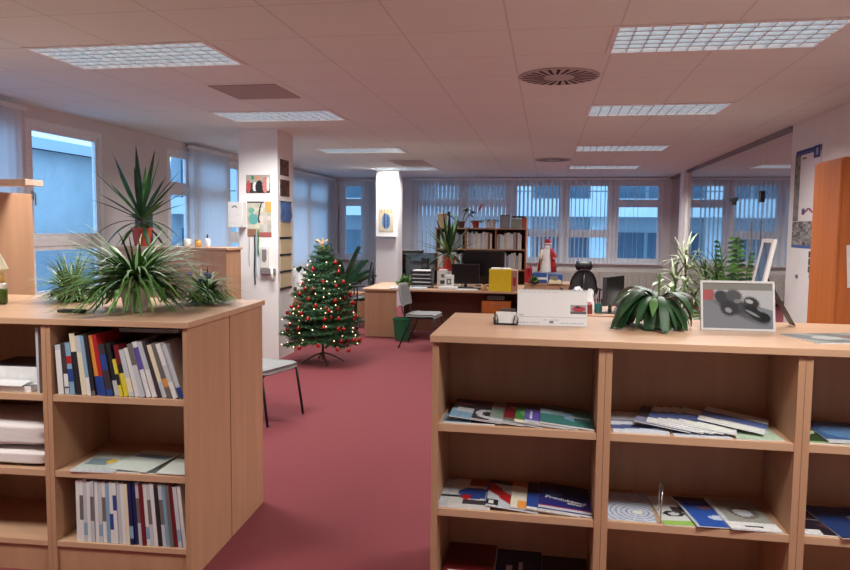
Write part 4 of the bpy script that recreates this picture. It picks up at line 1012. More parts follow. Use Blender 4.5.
    for sg in (-1, 1): m_.leaf([(0, 0, 0), (sg*.02, -.015, -.04), (sg*.035, -.02, -.085)], [.02, .03, .034], (1, 0, .2), .1)
    m_.leaf([(0, 0, 0), (.01, 0, .04), (0, 0, .075)], [.02, .03, .005], (1, 0, 0), .1)
    m_.build('tail', M['gold'], bo, smooth=True); MB().ball((0, -.005, 0), .014, 8).build('knot', M['gold'], bo, smooth=True)
tree()

# ------------------------------------------------------------------ wardrobe and wall papers on the right
t = thing('wardrobe', 'tall orange-brown wardrobe against the right wall, right picture edge', 'wardrobe', (2.22, 5.97, 0))
MB().box((0, 0, 0), (.375, .56, 2.175)).build('body', M['orange'], t, bevel=.003)
MB().box((-.018, .004, .06), (-.0005, .556, 2.16)).build('door', M['orange'], t, bevel=.002)
MB().tube([(-.018, .05, .7), (-.04, .05, .7), (-.04, .05, .82), (-.018, .05, .82)], .005, 6).build('handle', M['steel'], t)
def wallprint(name, label, cat, origin, axis, w_, h_, fn, nu, nv, th=.004, group=None, tilt=0, m_=None):
    """axis '-x': on the right wall facing -x (u runs towards the camera, -y). 'front': faces -y, u=+x. '+x': faces +x, u=+y"""
    rot = {'-x': Euler((R(90), 0, R(-90))), 'front': Euler((R(90), 0, 0)), '+x': Euler((R(90), 0, R(90)))}[axis]
    mx_ = rot.to_matrix() @ Euler((0, 0, tilt)).to_matrix()
    t = thing(name, label, cat, origin, 0, group, rot=mx_.to_euler())
    mb = MB(); picture_faces(mb, fn, w_, h_, nu, nv, 0, th+.0004); mb.build('print', m_ or PRINTM, t)
    MB().box((0, 0, .0005), (w_, h_, th)).build('backing', M['paper'], t)
    return t
def noisef(base, sp, seed, cells=7):
    r5 = random.Random(seed); g_ = [[(lambda f: tuple(max(0, min(1, c*f*(1+r5.uniform(-.06, .06)*(1+sp)))) for c in base))(1+r5.uniform(-sp, sp)) for _ in range(40)] for _ in range(40)]
    return lambda u, v: g_[int(u*cells) % 40][int(v*cells*1.4) % 40]
def postA(u, v):
    if v > .97: return C(60, 75, 140)
    if u < .22:
        return noisef(C(120, 115, 112), .5, 5, 12)(u*3, v)
    if .90 < v < .925 and .3 < u < .45: return C(80, 80, 90)
    if .10 < v < .18:
        if abs((v-.10)/.08 - (1-abs(u-.62)/.22)) < .22: return C(120, 40, 80)
        if abs(u-.42) < .05: return C(70, 70, 110)
    if .06 < v < .075 and .35 < u < .8: return C(150, 140, 155)
    return (.70, .66, .66)
XW = XR-.001
wallprint('poster', 'long white wall calendar with a side strip of small photos and red emblem', 'poster', (XW, 8.27, 1.71), '-x', .74, .70, postA, 44, 44)
wallprint('poster_strip', 'narrow dark blue header strip above the long wall calendar on the right wall', 'poster', (XW, 8.25, 2.412), '-x', .72, .035, rects(C(55, 70, 125), [(.75, 0, 1, 1, C(40, 50, 110)), (.86, .3, .92, .7, s_['L'])]), 20, 4)
wallprint('poster_flag', 'small blue square sign hanging from the right end of the header strip', 'sign', (XW-.006, 7.72, 2.33), '-x', .17, .12, rects(C(45, 60, 120), [('e', .5, .5, .25, .3, C(150, 160, 200))]), 14, 12)
cf = noisef(C(125, 120, 118), .7, 9, 11)
wallprint('poster', 'collage poster of small grey photos with a blue lower border on the right wall', 'poster', (XW, 8.27, 1.43), '-x', .74, .275, lambda u, v: C(70, 95, 150) if v < .10 else cf(u, v), 34, 18)
for k in range(3): wallprint('photo_print', 'small dark photo of a column of three on the right wall, %s' % ['topmost', 'in the middle', 'lowest'][k], 'photo', (XW, 7.74, 1.34-k*.075), '-x', .15, .065, noisef(C(80, 78, 78), .6, 20+k, 6), 10, 6, group='column of small photos')
wallprint('paper_note', 'small pale note under the column of dark photos on the right wall', 'note', (XW, 7.72, 1.125), '-x', .10, .058, rects(C(190, 188, 186), [(.2, .3, .8, .5, C(120, 120, 122))]), 8, 6)
t = thing('light_switch', 'tiny grey light switch on the white wall below the posters', 'switch', (XW, 8.05, 1.13), 0); MB().box((-.012, -.02, -.02), (0, .02, .02)).build('plate', M['railc'], t, bevel=.003); MB().box((-.017, -.01, -.012), (-.0125, .01, .012)).build('rocker', M['dark'], t)
wallprint('notice_paper', 'white notice sheet on the near side of the orange wardrobe, upper', 'notice', (2.29, 5.965, 1.87), 'front', .21, .297, rects((.7, .7, .7), [(.1, .6, .9, .65, s_['M'])]), 10, 10)
wallprint('notice_paper', 'tilted white notice sheet on the near side of the orange wardrobe, lower', 'notice', (2.29, 5.965, 1.17), 'front', .21, .33, rects((.7, .7, .7), [(.1, .5, .9, .55, s_['M'])]), 10, 10, tilt=R(4))
# dark cabinet inside the glazed office
t = thing('storage_cabinet', 'dark brown cabinet behind the glass at the foot of the white wall', 'cabinet', (2.76, 8.55, 0)); MB().box((0, 0, .05), (.55, .85, 1.22)).build('body', M['brown'], t, bevel=.003); MB().box((-.012, .02, .07), (-.0005, .42, 1.2)).build('door', M['brown'], t); MB().box((-.012, .43, .07), (-.0005, .83, 1.2)).build('door', M['brown'], t); MB().box((.02, .02, 0), (.53, .83, .05)).build('plinth', M['dark'], t)
# picture on left wall
wallprint('wall_calendar', 'dark grey picture calendar hanging on the left wall behind the yucca', 'calendar', (XL+.001, 8.0, 1.34), '+x', .40, .50, lambda u, v: (C(105, 110, 118) if v < .55 and int(v*30) % 2 and int(u*22) % 3 else noisef(C(75, 82, 92), .35, 3, 5)(u, v)), 24, 26)

# ------------------------------------------------------------------ things on the first pillar
PY = 8.0995
def crowd(u, v, seed=[0]):
    c = C(165, 160, 150) if v > .55 else C(60, 50, 48)
    for cx, cy, rx, ry, col in ((.1, .35, .09, .35, C(190, 80, 80)), (.25, .3, .06, .3, C(50, 60, 50)), (.36, .35, .09, .25, C(225, 225, 220)), (.55, .3, .16, .4, C(30, 28, 32)), (.80, .45, .12, .45, C(195, 120, 115)), (.92, .5, .06, .4, C(225, 215, 205)), (.27, .85, .06, .12, C(60, 130, 70)), (.5, .82, .1, .1, C(215, 140, 110))):
        if ((u-cx)/rx)**2+((v-cy)/ry)**2 < 1: c = col
    return c
wallprint('group_photo', 'group photo with red and white dressed people on the front of the first pillar', 'photo', (-3.565, PY, 1.995), 'front', .30, .215, crowd, 36, 26)
def coll(u, v):
    c = noisef(C(195, 190, 178), .22, 8, 6)(u, v)
    if ((u-.25)/.2)**2+((v-.5)/.16)**2 < 1: c = C(95, 165, 160)
    if ((u-.18)/.12)**2+((v-.74)/.09)**2 < 1: c = C(110, 170, 150)
    if abs(u-.63+.15*math.sin(v*3)) < .03 and v > .4: c = C(40, 45, 60)
    if v > .96 and u < .7: c = C(70, 70, 75)
    if v < .22 and u < .35: c = C(150, 105, 80)
    if v < .12 and .4 < u: c = C(170, 90, 90)
    if u > .75 and v > .7: c = C(205, 165, 90)
    return c
wallprint('photo_collage', 'busy collage board of cards and photos on the front of the first pillar', 'collage', (-3.555, PY, 1.475), 'front', .305, .42, coll, 36, 46)
t = thing('wall_box', 'white wall box with a small grey emblem at the left edge of the first pillar', 'box', (-3.755, 8.098-.10, 1.585)); MB().box((0, 0, 0), (.19, .10, .30)).build('body', M['potw'], t, bevel=.004)
mb = MB(); mb.leaf([(.05, -.0012, .235), (.085, -.0012, .252), (.12, -.0012, .235)], [.012, .022, .012], (0, 0, 1), 0); mb.build('emblem', M['railc'], t)
def lanyard(x, z0, z1, col, label, w_=.014):
    t = thing('lanyard', label, 'lanyard', (x, PY-.012, z1)); L_ = z1-z0
    MB().leaf([(0, 0, 0), (.004, -.004, -L_*.3), (-.004, -.003, -L_*.7), (.002, 0, -L_)], [w_]*4, (1, 0, 0), 0).build('strap', col, t)
    MB().tube([(0, .006, .004), (0, -.008, .004)], .004, 6).build('hook', M['steel'], t)
lanyard(-3.46, .90, 1.50, M['dark'], 'dark grey lanyard hanging longest below the collage on the first pillar', .020)
lanyard(-3.437, 1.0, 1.52, mat('pale_blue_strap', (.42, .55, .62), .8), 'pale blue lanyard hanging beside the dark grey one on the first pillar')
lanyard(-3.415, 1.25, 1.56, M['green'], 'short green cord hanging right of the pale blue lanyard', .018)
lanyard(-3.53, 1.12, 1.50, M['railc'], 'thin brown cord hanging leftmost on the first pillar', .006)
t = thing('intercom_phone', 'white wall phone with grey keypad mounted on the first pillar', 'phone', (-3.38, PY-.001, .98))
MB().box((0, -.04, .12), (.10, 0, .38)).build('body', M['potw'], t, bevel=.008)
MB().add([(.02, -.0412, .30), (.08, -.0412, .30), (.08, -.0412, .22), (.05, -.0412, .185), (.02, -.0412, .22), (.02, -.0412, .345), (.08, -.0412, .345)], [(0, 4, 3, 2, 1), (0, 1, 6, 5)]).build('keypad', M['railc'], t)
MB().box((0, -.05, .05), (.18, 0, .115)).build('cradle', M['railc'], t, bevel=.004)
MB().tube([(.15, -.06, .13), (.16, -.065, .02), (.17, -.06, -.03)], [.014, .018, .012], 8).build('handset', M['potw'], t, smooth=True)
PX = -3.1695
wallprint('portrait_photo', 'dark portrait photo high on the right face of the first pillar', 'photo', (PX, 8.16, 2.215), '+x', .30, .19, noisef(C(100, 70, 62), .5, 31, 5), 14, 9)
wallprint('portrait_photo', 'dark brown photo below the higher one on the right face of the first pillar', 'photo', (PX, 8.16, 1.965), '+x', .32, .20, noisef(C(85, 55, 48), .5, 32, 5), 14, 9)
t = thing('cloth_banner', 'dark blue patterned cloth hanging at the top of the cream calendar strips', 'cloth', (PX+.02, 8.14, 1.66))
MB().leaf([(0, .19, .24), (.006, .19, .15), (.003, .2, .06), (0, .2, 0)], [.36, .34, .38, .30], (0, 1, 0), .03).build('fabric', M['bluec'], t)
MB().tube([(-.014, .0, .24), (-.0, .0, .243), (-.0, .38, .243), (-.014, .38, .24)], .005, 6).build('rod', M['dark'], t)
t = thing('calendar_strip', 'hanging strip of cream calendar sheets with dark bars on the pillar right face', 'calendar', (PX, 8.15, .80))
for k in range(4):
    z_ = .85-.205*(k+1); MB().box((.002, .01, z_+.03), (.006, .37, z_+.20)).build('sheet', M['cream'], t)
    MB().box((.001, .0, z_+.004), (.010, .38, z_+.028)).build('bar', M['black'], t)
# far pillar
def blueart(u, v):
    c = C(205, 190, 165)
    if ((u-.5)/.3)**2+((v-.45)/.35)**2 < 1: c = C(90, 130, 170)
    if abs(u-.38) < .06 and .15 < v < .8: c = C(50, 70, 110)
    if abs(u-.62) < .06 and .2 < v < .75: c = C(60, 80, 120)
    if v > .8 and int(u*9) % 2: c = C(200, 160, 110)
    return c
wallprint('wall_picture', 'small picture with two blue figures on the far white pillar', 'picture', (-3.36, 14.0495, 1.52), 'front', .30, .45, blueart, 18, 26)
t = thing('wall_shelf', 'thin grey ledge on the far white pillar below its picture', 'shelf', (-3.40, 13.97, 1.40)); MB().box((0, 0, 0), (.40, .079, .02)).build('board', M['railc'], t); MB().box((.0, .06, -.03), (.40, .079, 0)).build('bracket', M['steel'], t)

# ------------------------------------------------------------------ main desk
DX, DY, DZ = -2.66, 10.08, .71
t = thing('desk', 'long beech office desk in the middle of the room, crowded with monitors', 'desk', (DX, DY, 0))
MB().box((0, 0, DZ-.028), (2.32, 1.35, DZ)).build('tabletop', M['woodtop'], t, bevel=.003)
MB().box((.03, .06, 0), (.50, .085, DZ-.0285)).build('end_panel', M['wood'], t); MB().box((.02, .09, 0), (.045, 1.30, DZ-.0285)).build('side_panel', M['wood'], t)
MB().box((2.27, .06, 0), (2.295, 1.30, DZ-.0285)).build('side_panel', M['wood'], t); MB().box((.50, .62, .02), (2.268, .645, DZ-.0285)).build('modesty_panel', mat('dark_red_wood', (.16, .055, .03), .5), t)
t = thing('drawer_unit', 'orange-brown drawer unit under the right end of the long desk', 'drawer unit', (-.92, 10.24, 0.0)); MB().box((0, 0, .04), (.42, .45, .56)).build('body', M['orange'], t, bevel=.002)
for k in range(3): 
    d_ = MB().box((.01, -.018, .05+.17*k), (.41, -.0005, .05+.17*k+.16)).build('drawer', M['orange'], t, bevel=.002); MB().box((.15, -.028, .05+.17*k+.12), (.27, -.0185, .05+.17*k+.13)).build('handle', M['steel'], d_)
for q in ((.03, .03), (.36, .03), (.03, .38), (.36, .38)): MB().lathe([(.02, 0), (.02, .04)], (q[0]+.015, q[1]+.015, 0), 10).build('castor', M['black'], t)
t = thing('wire_basket', 'dark wire basket with crumpled papers under the desk right end', 'basket', (-.72, 10.44, .5665))
mb = MB()
for k in range(4): mb.tube([(-.16, -.13, .03*k), (.16, -.13, .03*k), (.16, .13, .03*k), (-.16, .13, .03*k), (-.16, -.13, .03*k)], .004, 5)
for k in range(9): mb.tube([(-.16+.04*k, -.13, 0), (-.16+.04*k, -.13, .09)], .003, 5)
mb.build('wire_frame', M['black'], t)
MB().box((-.13, -.1, .006), (.12, .1, .05)).build('papers', M['paper'], t)

def crumple(name, label, cat, loc, sx_, sy_, sz, col, seed, n_=10, kind=None):
    r6 = random.Random(seed); mb = MB()
    vs = [(sx_*(i/n_-.5), sy_*(j/n_-.5), (0.003 if i in (0, n_) or j in (0, n_) else sz*(.35+.65*r6.random()))) for j in range(n_+1) for i in range(n_+1)]
    fs = [(j*(n_+1)+i, j*(n_+1)+i+1, (j+1)*(n_+1)+i+1, (j+1)*(n_+1)+i) for j in range(n_) for i in range(n_)]
    mb.add(vs, fs); mb.add([(-sx_/2, -sy_/2, 0), (sx_/2, -sy_/2, 0), (sx_/2, sy_/2, 0), (-sx_/2, sy_/2, 0)], [(0, 3, 2, 1)])
    o = mb.build(name, col); o.location = loc; tag(o, label, cat)
    if kind: o['kind'] = kind
    return o
Z0 = DZ+.0006
# glass tank
t = thing('glass_tank', 'rectangular glass tank with a black lid at the left of the desk', 'tank', (-2.25, 11.0, Z0))
mb = MB()
for a, b_ in (((0, 0), (.52, .004)), ((0, .30), (.52, .304)), ((0, .004), (.004, .30)), ((.516, .004), (.52, .30))): mb.box((a[0], a[1], 0), (b_[0], b_[1], .48))
mb.build('glass_wall', M['tankglass'], t); MB().box((-.004, -.004, .4805), (.524, .308, .495)).build('rim', M['dark'], t); MB().box((0, .0, .4955), (.29, .30, .535)).build('lid', M['black'], t); MB().box((.006, .006, .001), (.514, .298, .04)).build('gravel', M['soil'], t)
spider('potted_plant', 'small light green bushy plant in a dark tray at the left end of the desk', (-2.10, 10.42, Z0), .08, .10, .07, M['black'], 90, .16, 31, wid=.03, mats=(1, 0, 1), up=(.2, 1.4), droop=(.3, 1.2))
t = thing('speaker_box', 'small black speaker standing behind the letter trays', 'speaker', (-1.87, 10.92, Z0)); MB().box((-.055, -.06, 0), (.055, .06, .43)).build('body', M['black'], t, bevel=.006); MB().lathe([(.04, 0), (.035, -.004), (.0, .006)], (0, 0, 0), 16).build('cone', M['dark'], t).matrix_local = Matrix.Translation((0, -.061, .3)) @ Matrix.Rotation(R(90), 4, 'X')
t = thing('tray_stack', 'stack of dark letter trays filled with white papers on the desk', 'letter tray', (-1.985, 10.40, Z0))
for k in range(5):
    z_ = .056*k; d_ = MB(); d_.box((0, 0, z_), (.30, .24, z_+.006)); d_.box((0, .0, z_+.006), (.008, .24, z_+.052)); d_.box((.292, .0, z_+.006), (.30, .24, z_+.052)); d_.box((.008, -.002, z_+.0), (.292, 0, z_+.022)); d_.build('tray', M['black'], t)
    MB().box((.012, .004, z_+.0065), (.288, .235, z_+.036)).build('papers', M['paper'], t)
leaflet('papers', 'loose white and grey papers at the left end of the desk before the trays', 'papers', (-1.72, 10.12, Z0), R(4), rects(s_['L'], [(.1, .3, .6, .6, s_['M']), (.6, .1, .9, .4, s_['S'])], .15, 70), wd=.52, ht=.26, th=.018)
t = thing('tea_box', 'white and grey printed box upright beside the letter trays', 'box', (-1.60, 10.62, Z0)); mb = MB(); mb.X = Matrix.Rotation(R(90), 4, 'X'); picture_faces(mb, rects(s_['W'], [('e', .5, .65, .25, .12, s_['M']), (.2, .2, .8, .4, s_['D'])], .08, 71), .12, .27, 10, 20, 0, .0605); mb.build('print', PRINTM, t); MB().box((0, -.06, 0), (.12, .06, .27)).build('carton', M['paper'], t)
t = thing('tea_box', 'white box with a dark square mark right of the taller printed box', 'box', (-1.475, 10.40, Z0)); mb = MB(); mb.X = Matrix.Rotation(R(90), 4, 'X'); picture_faces(mb, rects(s_['W'], [(.2, .3, .8, .75, s_['M']), (.36, .42, .64, .62, s_['W'])], .05, 72), .12, .2, 10, 16, 0, .0605); mb.build('print', PRINTM, t); MB().box((0, -.06, 0), (.12, .06, .20)).build('carton', M['paper'], t)
t = thing('printer_box', 'low white and red box under the yucca pot on the desk', 'box', (-1.66, 10.80, Z0)); MB().box((0, 0, 0), (.34, .30, .24)).build('carton', M['potw'], t, bevel=.004); MB().box((-.002, -.002, .2405), (.342, .302, .27)).build('lid', M['red'], t)
yucca('spiky yucca in a red pot on a box among the desk monitors', (-1.50, 10.95, Z0+.2712), .10, .17, .12, 30, .66, 41, wid=.06)
MBX = leaflet('papers', 'white paper pile lying at the front of the desk beside the monitors', 'papers', (-1.28, 10.14, Z0), 0, rects(s_['W'], [], .03, 73), wd=.26, ht=.22, th=.04)
leaflet('papers', 'thin flat sheets lying at the desk front edge before the keyboard', 'papers', (-.98, 10.12, Z0), R(2), rects(s_['W'], [(.1, .4, .8, .5, s_['L'])], .03, 74), wd=.28, ht=.21, th=.012)
def monitor(loc, w_, h_, z0, rz, label):
    t = thing('monitor', label, 'monitor', loc, rz)
    MB().box((-w_/2, -.02, z0), (w_/2, .02, z0+h_)).build('housing', M['black'], t, bevel=.004); MB().add([(-w_/2+.012, -.0205, z0+.02), (w_/2-.012, -.0205, z0+.02), (w_/2-.012, -.0205, z0+h_-.012), (-w_/2+.012, -.0205, z0+h_-.012)], [(0, 1, 2, 3)]).build('screen', M['screen'], t)
    MB().tube([(0, .035, .012), (0, .035, z0+h_*.5)], .022, 10).build('stand', M['black'], t); MB().box((-.12, -.06, 0), (.12, .11, .012)).build('base', M['black'], t, bevel=.003)
monitor((-1.20, 10.60, Z0), .42, .30, .06, R(3), 'smaller black monitor on the desk, overlapping the bigger one at the left')
monitor((-.96, 10.98, Z0), .64, .40, .145, R(-2), 'large black monitor standing behind the smaller one on the desk')
t = thing('keyboard', 'black keyboard lying on the desk in front of the monitors', 'keyboard', (-1.12, 10.40, Z0)); MB().box((-.22, -.06, 0), (.22, .06, .018)).build('body', M['black'], t, bevel=.003)
mb = MB()
for k in range(4): mb.box((-.21, -.052+.027*k, .0185), (.21, -.03+.027*k, .021))
mb.build('keys', M['dark'], t)
t = thing('cup', 'small tan mug on the desk left of the yellow box', 'cup', (-.885, 10.18, Z0)); MB().lathe([(.03, 0), (.038, .006), (.04, .085), (.036, .085), (.034, .01)], n=18).build('body', mat('tan_ceramic', (.50, .27, .12), .4), t, smooth=True); MB().tube([(.038, 0, .07), (.062, 0, .06), (.062, 0, .03), (.037, 0, .02)], .005, 6).build('handle', mat('tan_ceramic', (.5, .27, .12), .4), t)
t = thing('file_box', 'bright yellow file box on the right end of the desk', 'file box', (-.81, 10.14, Z0)); MB().box((0, 0, 0), (.315, .28, .31)).build('body', M['yellow'], t, bevel=.003); MB().box((.02, .02, .3105), (.29, .26, .325)).build('papers', M['paper'], t)
t = thing('file_box', 'pale brown file box right beside the yellow one', 'file box', (-.492, 10.16, Z0)); MB().box((0, 0, 0), (.08, .28, .30)).build('body', mat('kraft_brown', (.42, .24, .17), .7), t, bevel=.002); MB().box((.02, -.001, .08), (.06, -.0002, .2)).build('spine_label', M['red'], t)

# waste bin
t = thing('waste_bin', 'green plastic waste bin beside the grey chair, before the desk', 'waste bin', (-2.02, 9.90, 0)); MB().lathe([(.095, 0), (.10, .006), (.132, .30), (.142, .30), (.142, .315), (.128, .315), (.095, .012)], n=24).build('body', M['bing'], t)

# bookshelf behind the desk
BX, BY = -2.03, 12.95
t = thing('bookshelf', 'brown bookshelf full of folders behind the desk', 'bookshelf', (BX, BY, 0))
BT = 1.585
for k, xx in enumerate((0, .54, 1.09, 1.63)): MB().box((xx, 0, 0), (xx+.022, .35, BT)).build('side_panel' if k in (0, 3) else 'divider', M['orange'] if k else M['wood'], t)
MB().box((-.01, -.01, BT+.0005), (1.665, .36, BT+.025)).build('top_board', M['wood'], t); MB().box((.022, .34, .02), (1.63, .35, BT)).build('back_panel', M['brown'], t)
for z_ in (.06, .47, .86, 1.23):
    for k in range(3):
        xa = (0, .54, 1.09)[k]+.0225; xb = (.54, 1.09, 1.63)[k]-.0005; MB().box((xa, .002, z_-.022), (xb, .339, z_)).build('shelf', M['wood'], t)
rb2 = random.Random(17); cnt = {}
pals = [('white', (.68, .68, .66)), ('grey', (.35, .36, .37)), ('cream', (.6, .56, .45)), ('black', (.03, .03, .035)), ('red-brown', (.26, .08, .06)), ('pale grey', (.52, .53, .54)), ('blue-grey', (.2, .25, .33))]
rowname = {.86: 'middle', 1.23: 'upper'}
for z_ in (.86, 1.23):
    for k in range(3):
        xa = (0, .54, 1.09)[k]+.03; xb = (.54, 1.09, 1.63)[k]-.02; x = xa; i = 0
        while x < xb-.045 and i < 14:
            th = rb2.uniform(.024, .055); nm, col = pals[rb2.choice([0, 0, 5, 1, 2, 3, 4, 6, 0, 5])]
            if k == 1 and z_ > 1: nm, col = pals[[0, 1, 5, 0, 2, 0, 5, 0, 2, 4, 0, 5, 0, 1][i]]
            if x+th > xb: break
            hh = rb2.uniform(.25, .31)
            o = thing('folder', '%s folder, %s from the left in the %s row, %s bay of the bookshelf' % (nm, ordn(i), rowname[z_], ['left', 'middle', 'right'][k]), 'folder', (BX+x, BY+.03, z_+.0006), 0, 'folders in the bookshelf behind the desk')
            cv = MB(); cv.box((0, 0, 0), (th, .004, hh)); cv.box((0, .004, 0), (.003, .25, hh)); cv.box((th-.003, .004, 0), (th, .25, hh)); cv.build('cover', mat('folder_'+nm, col, .6), o)
            MB().box((.0035, .0045, .003), (th-.0035, .24, hh-.01)).build('pages', M['paper'], o)
            x += th+.004; i += 1
ZT = BT+.0256
t = thing('flower_pot', 'brown pot with a pink flowering stem on top of the bookshelf', 'plant', (BX+.72, BY+.15, ZT)); pot(t, .05, .07, .13, M['potr'])
lv = [(arc((0, 0, .12), a*1.1, .6, .22, 1.4, 6), taper(6, .05, .3, .5), 0) for a in range(7)]; foliage(t, lv, GM)
mb = MB(); mb.tube([(0, 0, .12), (.03, 0, .28), (.10, 0, .40)], .004, 5)
mb.build('stem', M['green'], t); mb = MB()
for k in range(5): mb.ball((.06+.012*k, (k % 2)*.02, .34+.02*k), .024, 7)
mb.build('blossom', mat('pink_petal', (.6, .12, .2), .6), t)
t = thing('flower_pot', 'white pot with low dark leaves on top of the bookshelf', 'plant', (BX+1.0, BY+.15, ZT)); pot(t, .08, .095, .15, M['potw'])
foliage(t, [(arc((0, 0, .14), a*.9, .5, .24, 1.2, 6), taper(6, .05, .3, .5), 2) for a in range(12)], GM)
tall = tall_plant('climbing leafy plant in a brown pot at the left of the bookshelf top', (BX+.45, BY+.16, ZT), .07, .12, M['potb'], [(-.25, 0, .24), (.1, 0, .36), (.22, 0, .30)], (2, 0), 51, .10, .05, kind='broad', nl=14)
t = thing('framed_photo', 'grey photo frame standing on the bookshelf top behind the white pot', 'picture frame', (BX+1.17, BY+.12, ZT), R(6)); MB().box((0, 0, 0), (.17, .015, .24)).build('frame', M['railc'], t); MB().box((.015, -.001, .015), (.155, -.0002, .225)).build('picture', mat('grey_picture', (.35, .38, .42), .5), t)
t = thing('storage_box', 'pale green box on the bookshelf top, right of the frame', 'box', (BX+1.37, BY+.10, ZT)); MB().box((0, 0, 0), (.18, .2, .17)).build('carton', mat('pale_green_card', (.35, .42, .36), .7), t)
t = thing('storage_box', 'orange-red box at the right end of the bookshelf top', 'box', (BX+1.56, BY+.10, ZT)); MB().box((0, 0, 0), (.085, .2, .19)).build('carton', mat('orange_card', (.55, .14, .05), .6), t)
t = thing('book', 'brown book lying flat across the two boxes on the bookshelf top', 'book', (BX+1.38, BY+.10, ZT+.1906)); MB().box((0, 0, 0), (.25, .18, .03)).build('cover', M['brown'], t)
t = thing('storage_box', 'cream printed bag on the bookshelf top at its left end', 'bag', (BX+.02, BY+.10, ZT)); MB().box((0, 0, 0), (.16, .12, .26)).build('carton', M['cream'], t, bevel=.01)

# low cabinet with figurine, boxes, clutter
t = thing('sideboard', 'low beech sideboard by the back windows carrying the red and white figurine', 'sideboard', (-.36, 12.2, 0)); MB().box((0, 0, 0), (1.0, .6, .655)).build('body', M['wood'], t, bevel=.002); MB().box((-.01, -.01, .6555), (1.01, .61, .68)).build('top_board', M['woodtop'], t)
for k in range(2): MB().box((.01+.49*k, -.018, .03), (.49+.49*k, -.0005, .64)).build('door', M['wood'], t)
SZ = .6806
t = thing('gift_box', 'dark blue box with a white stripe under the figurine, left one', 'box', (-.24, 12.28, SZ)); MB().box((0, 0, 0), (.24, .32, .17)).build('carton', M['blue'], t, bevel=.003); MB().box((-.001, -.0015, .06), (.241, -.0003, .10)).build('stripe', M['paper'], t)
t = thing('gift_box', 'dark blue box to the right under the figurine, with grey picture', 'box', (.02, 12.28, SZ)); MB().box((0, 0, 0), (.24, .32, .15)).build('carton', M['blue'], t, bevel=.003); MB().box((.03, -.0015, .01), (.17, -.0003, .13)).build('label', M['railc'], t)
crumple('fabric_heap', 'dark red fabric heap left of the figurine on the sideboard', 'cloth', (-.31, 12.42, SZ+.0), .14, .26, .30, M['red'], 8)
spider('potted_plant', 'small green plant among fruit-coloured clutter in front of the blue boxes', (-.20, 12.20, SZ), .05, .06, .05, M['dark'], 60, .12, 61, wid=.035, mats=(0, 1), up=(.2, 1.3), droop=(.6, 1.4))
crumple('paper_heap', 'cream and white crumpled papers in front of the right blue box', 'paper', (.14, 12.22, SZ), .24, .10, .07, M['cream'], 9)
# figurine: robed bearded figure with red cloak, hood and staff
t = thing('robed_figurine', 'standing white-robed bearded figurine with a long red cloak and a staff', 'figurine', (.0, 12.44, SZ+.1706))
FH = .56
MB().lathe([(.115, 0), (.12, .02), (.10, .18), (.085, .30), (.09, .36), (.07, .41), (.03, .435)], n=20, sy=.75).build('robe', mat('white_robe', (.86, .84, .80), .8), t, smooth=True)
cl = MB(); vs = []; nn = 14
for i, (r7, z7) in enumerate([(.165, .02), (.15, .16), (.125, .30), (.105, .385), (.06, .43)]):
    for k in range(nn+1):
        a = R(-62)+R(265)*k/nn; vs.append((r7*math.cos(a), r7*math.sin(a)*.8+.01, z7))
cl.add(vs, [(i*(nn+1)+k, i*(nn+1)+k+1, (i+1)*(nn+1)+k+1, (i+1)*(nn+1)+k) for i in range(4) for k in range(nn)])
o = cl.build('cloak', M['red'], t, smooth=True); sm = o.modifiers.new('solid', 'SOLIDIFY'); sm.thickness = .008
MB().ball((0, 0, .475), .048, 14, sz=1.15).build('head', M['skin'], t, smooth=True)
MB().lathe([(.0, .345), (.03, .37), (.048, .43), (.045, .47), (.0, .472)], (0, -.025, 0), 14, sy=.8).build('beard', mat('white_beard', (.8, .78, .74), .9), t, smooth=True)
MB().lathe([(.058, .47), (.062, .50), (.055, .54), (.035, .575), (.0, .588)], (0, .012, 0), 14).build('hood', M['red'], t, smooth=True)
MB().lathe([(.055, .482), (.066, .49), (.066, .505), (.055, .51)], (0, .008, 0), 14).build('fur_trim', M['potw'], t, smooth=True)
for sg in (-1, 1): MB().tube([(sg*.07, 0, .385), (sg*.13, -.03, .28), (sg*.11, -.10, .25)], [.034, .034, .026], 10).build('sleeve', M['red'] if sg > 0 else mat('white_robe', (.86, .84, .80), .8), t, smooth=True); MB().ball((sg*.108, -.118, .25), .018, 8).build('hand', M['skin'], t, smooth=True)
MB().tube([(-.115, -.125, .0), (-.112, -.13, .60), (-.10, -.13, .66), (-.07, -.13, .675), (-.055, -.13, .65)], .006, 6).build('staff', M['gold'], t)
for sg in (-1, 1): MB().ball((sg*.017, -.044, .487), .006, 6).build('eye', M['black'], t)

# radiator under the back windows
t = thing('radiator', 'long cream radiator under the back windows', 'radiator', (-.2, YB-.13, .10))
mb = MB()
for k in range(52): mb.box((.05*k, 0, .03), (.05*k+.034, .07, .60))
mb.box((-.01, .015, .02), (2.61, .055, .06)); mb.box((-.01, .015, .57), (2.61, .055, .62)); mb.build('fins', M['radi'], t); MB().box((.2, .0705, .1), (.26, .128, .5)).build('bracket', M['radi'], t); MB().box((2.3, .0705, .1), (2.36, .128, .5)).build('bracket', M['radi'], t)
MB().tube([(2.65, .035, .05), (2.72, .035, .05), (2.72, .035, -.1)], .010, 8).build('pipe', M['radi'], t)

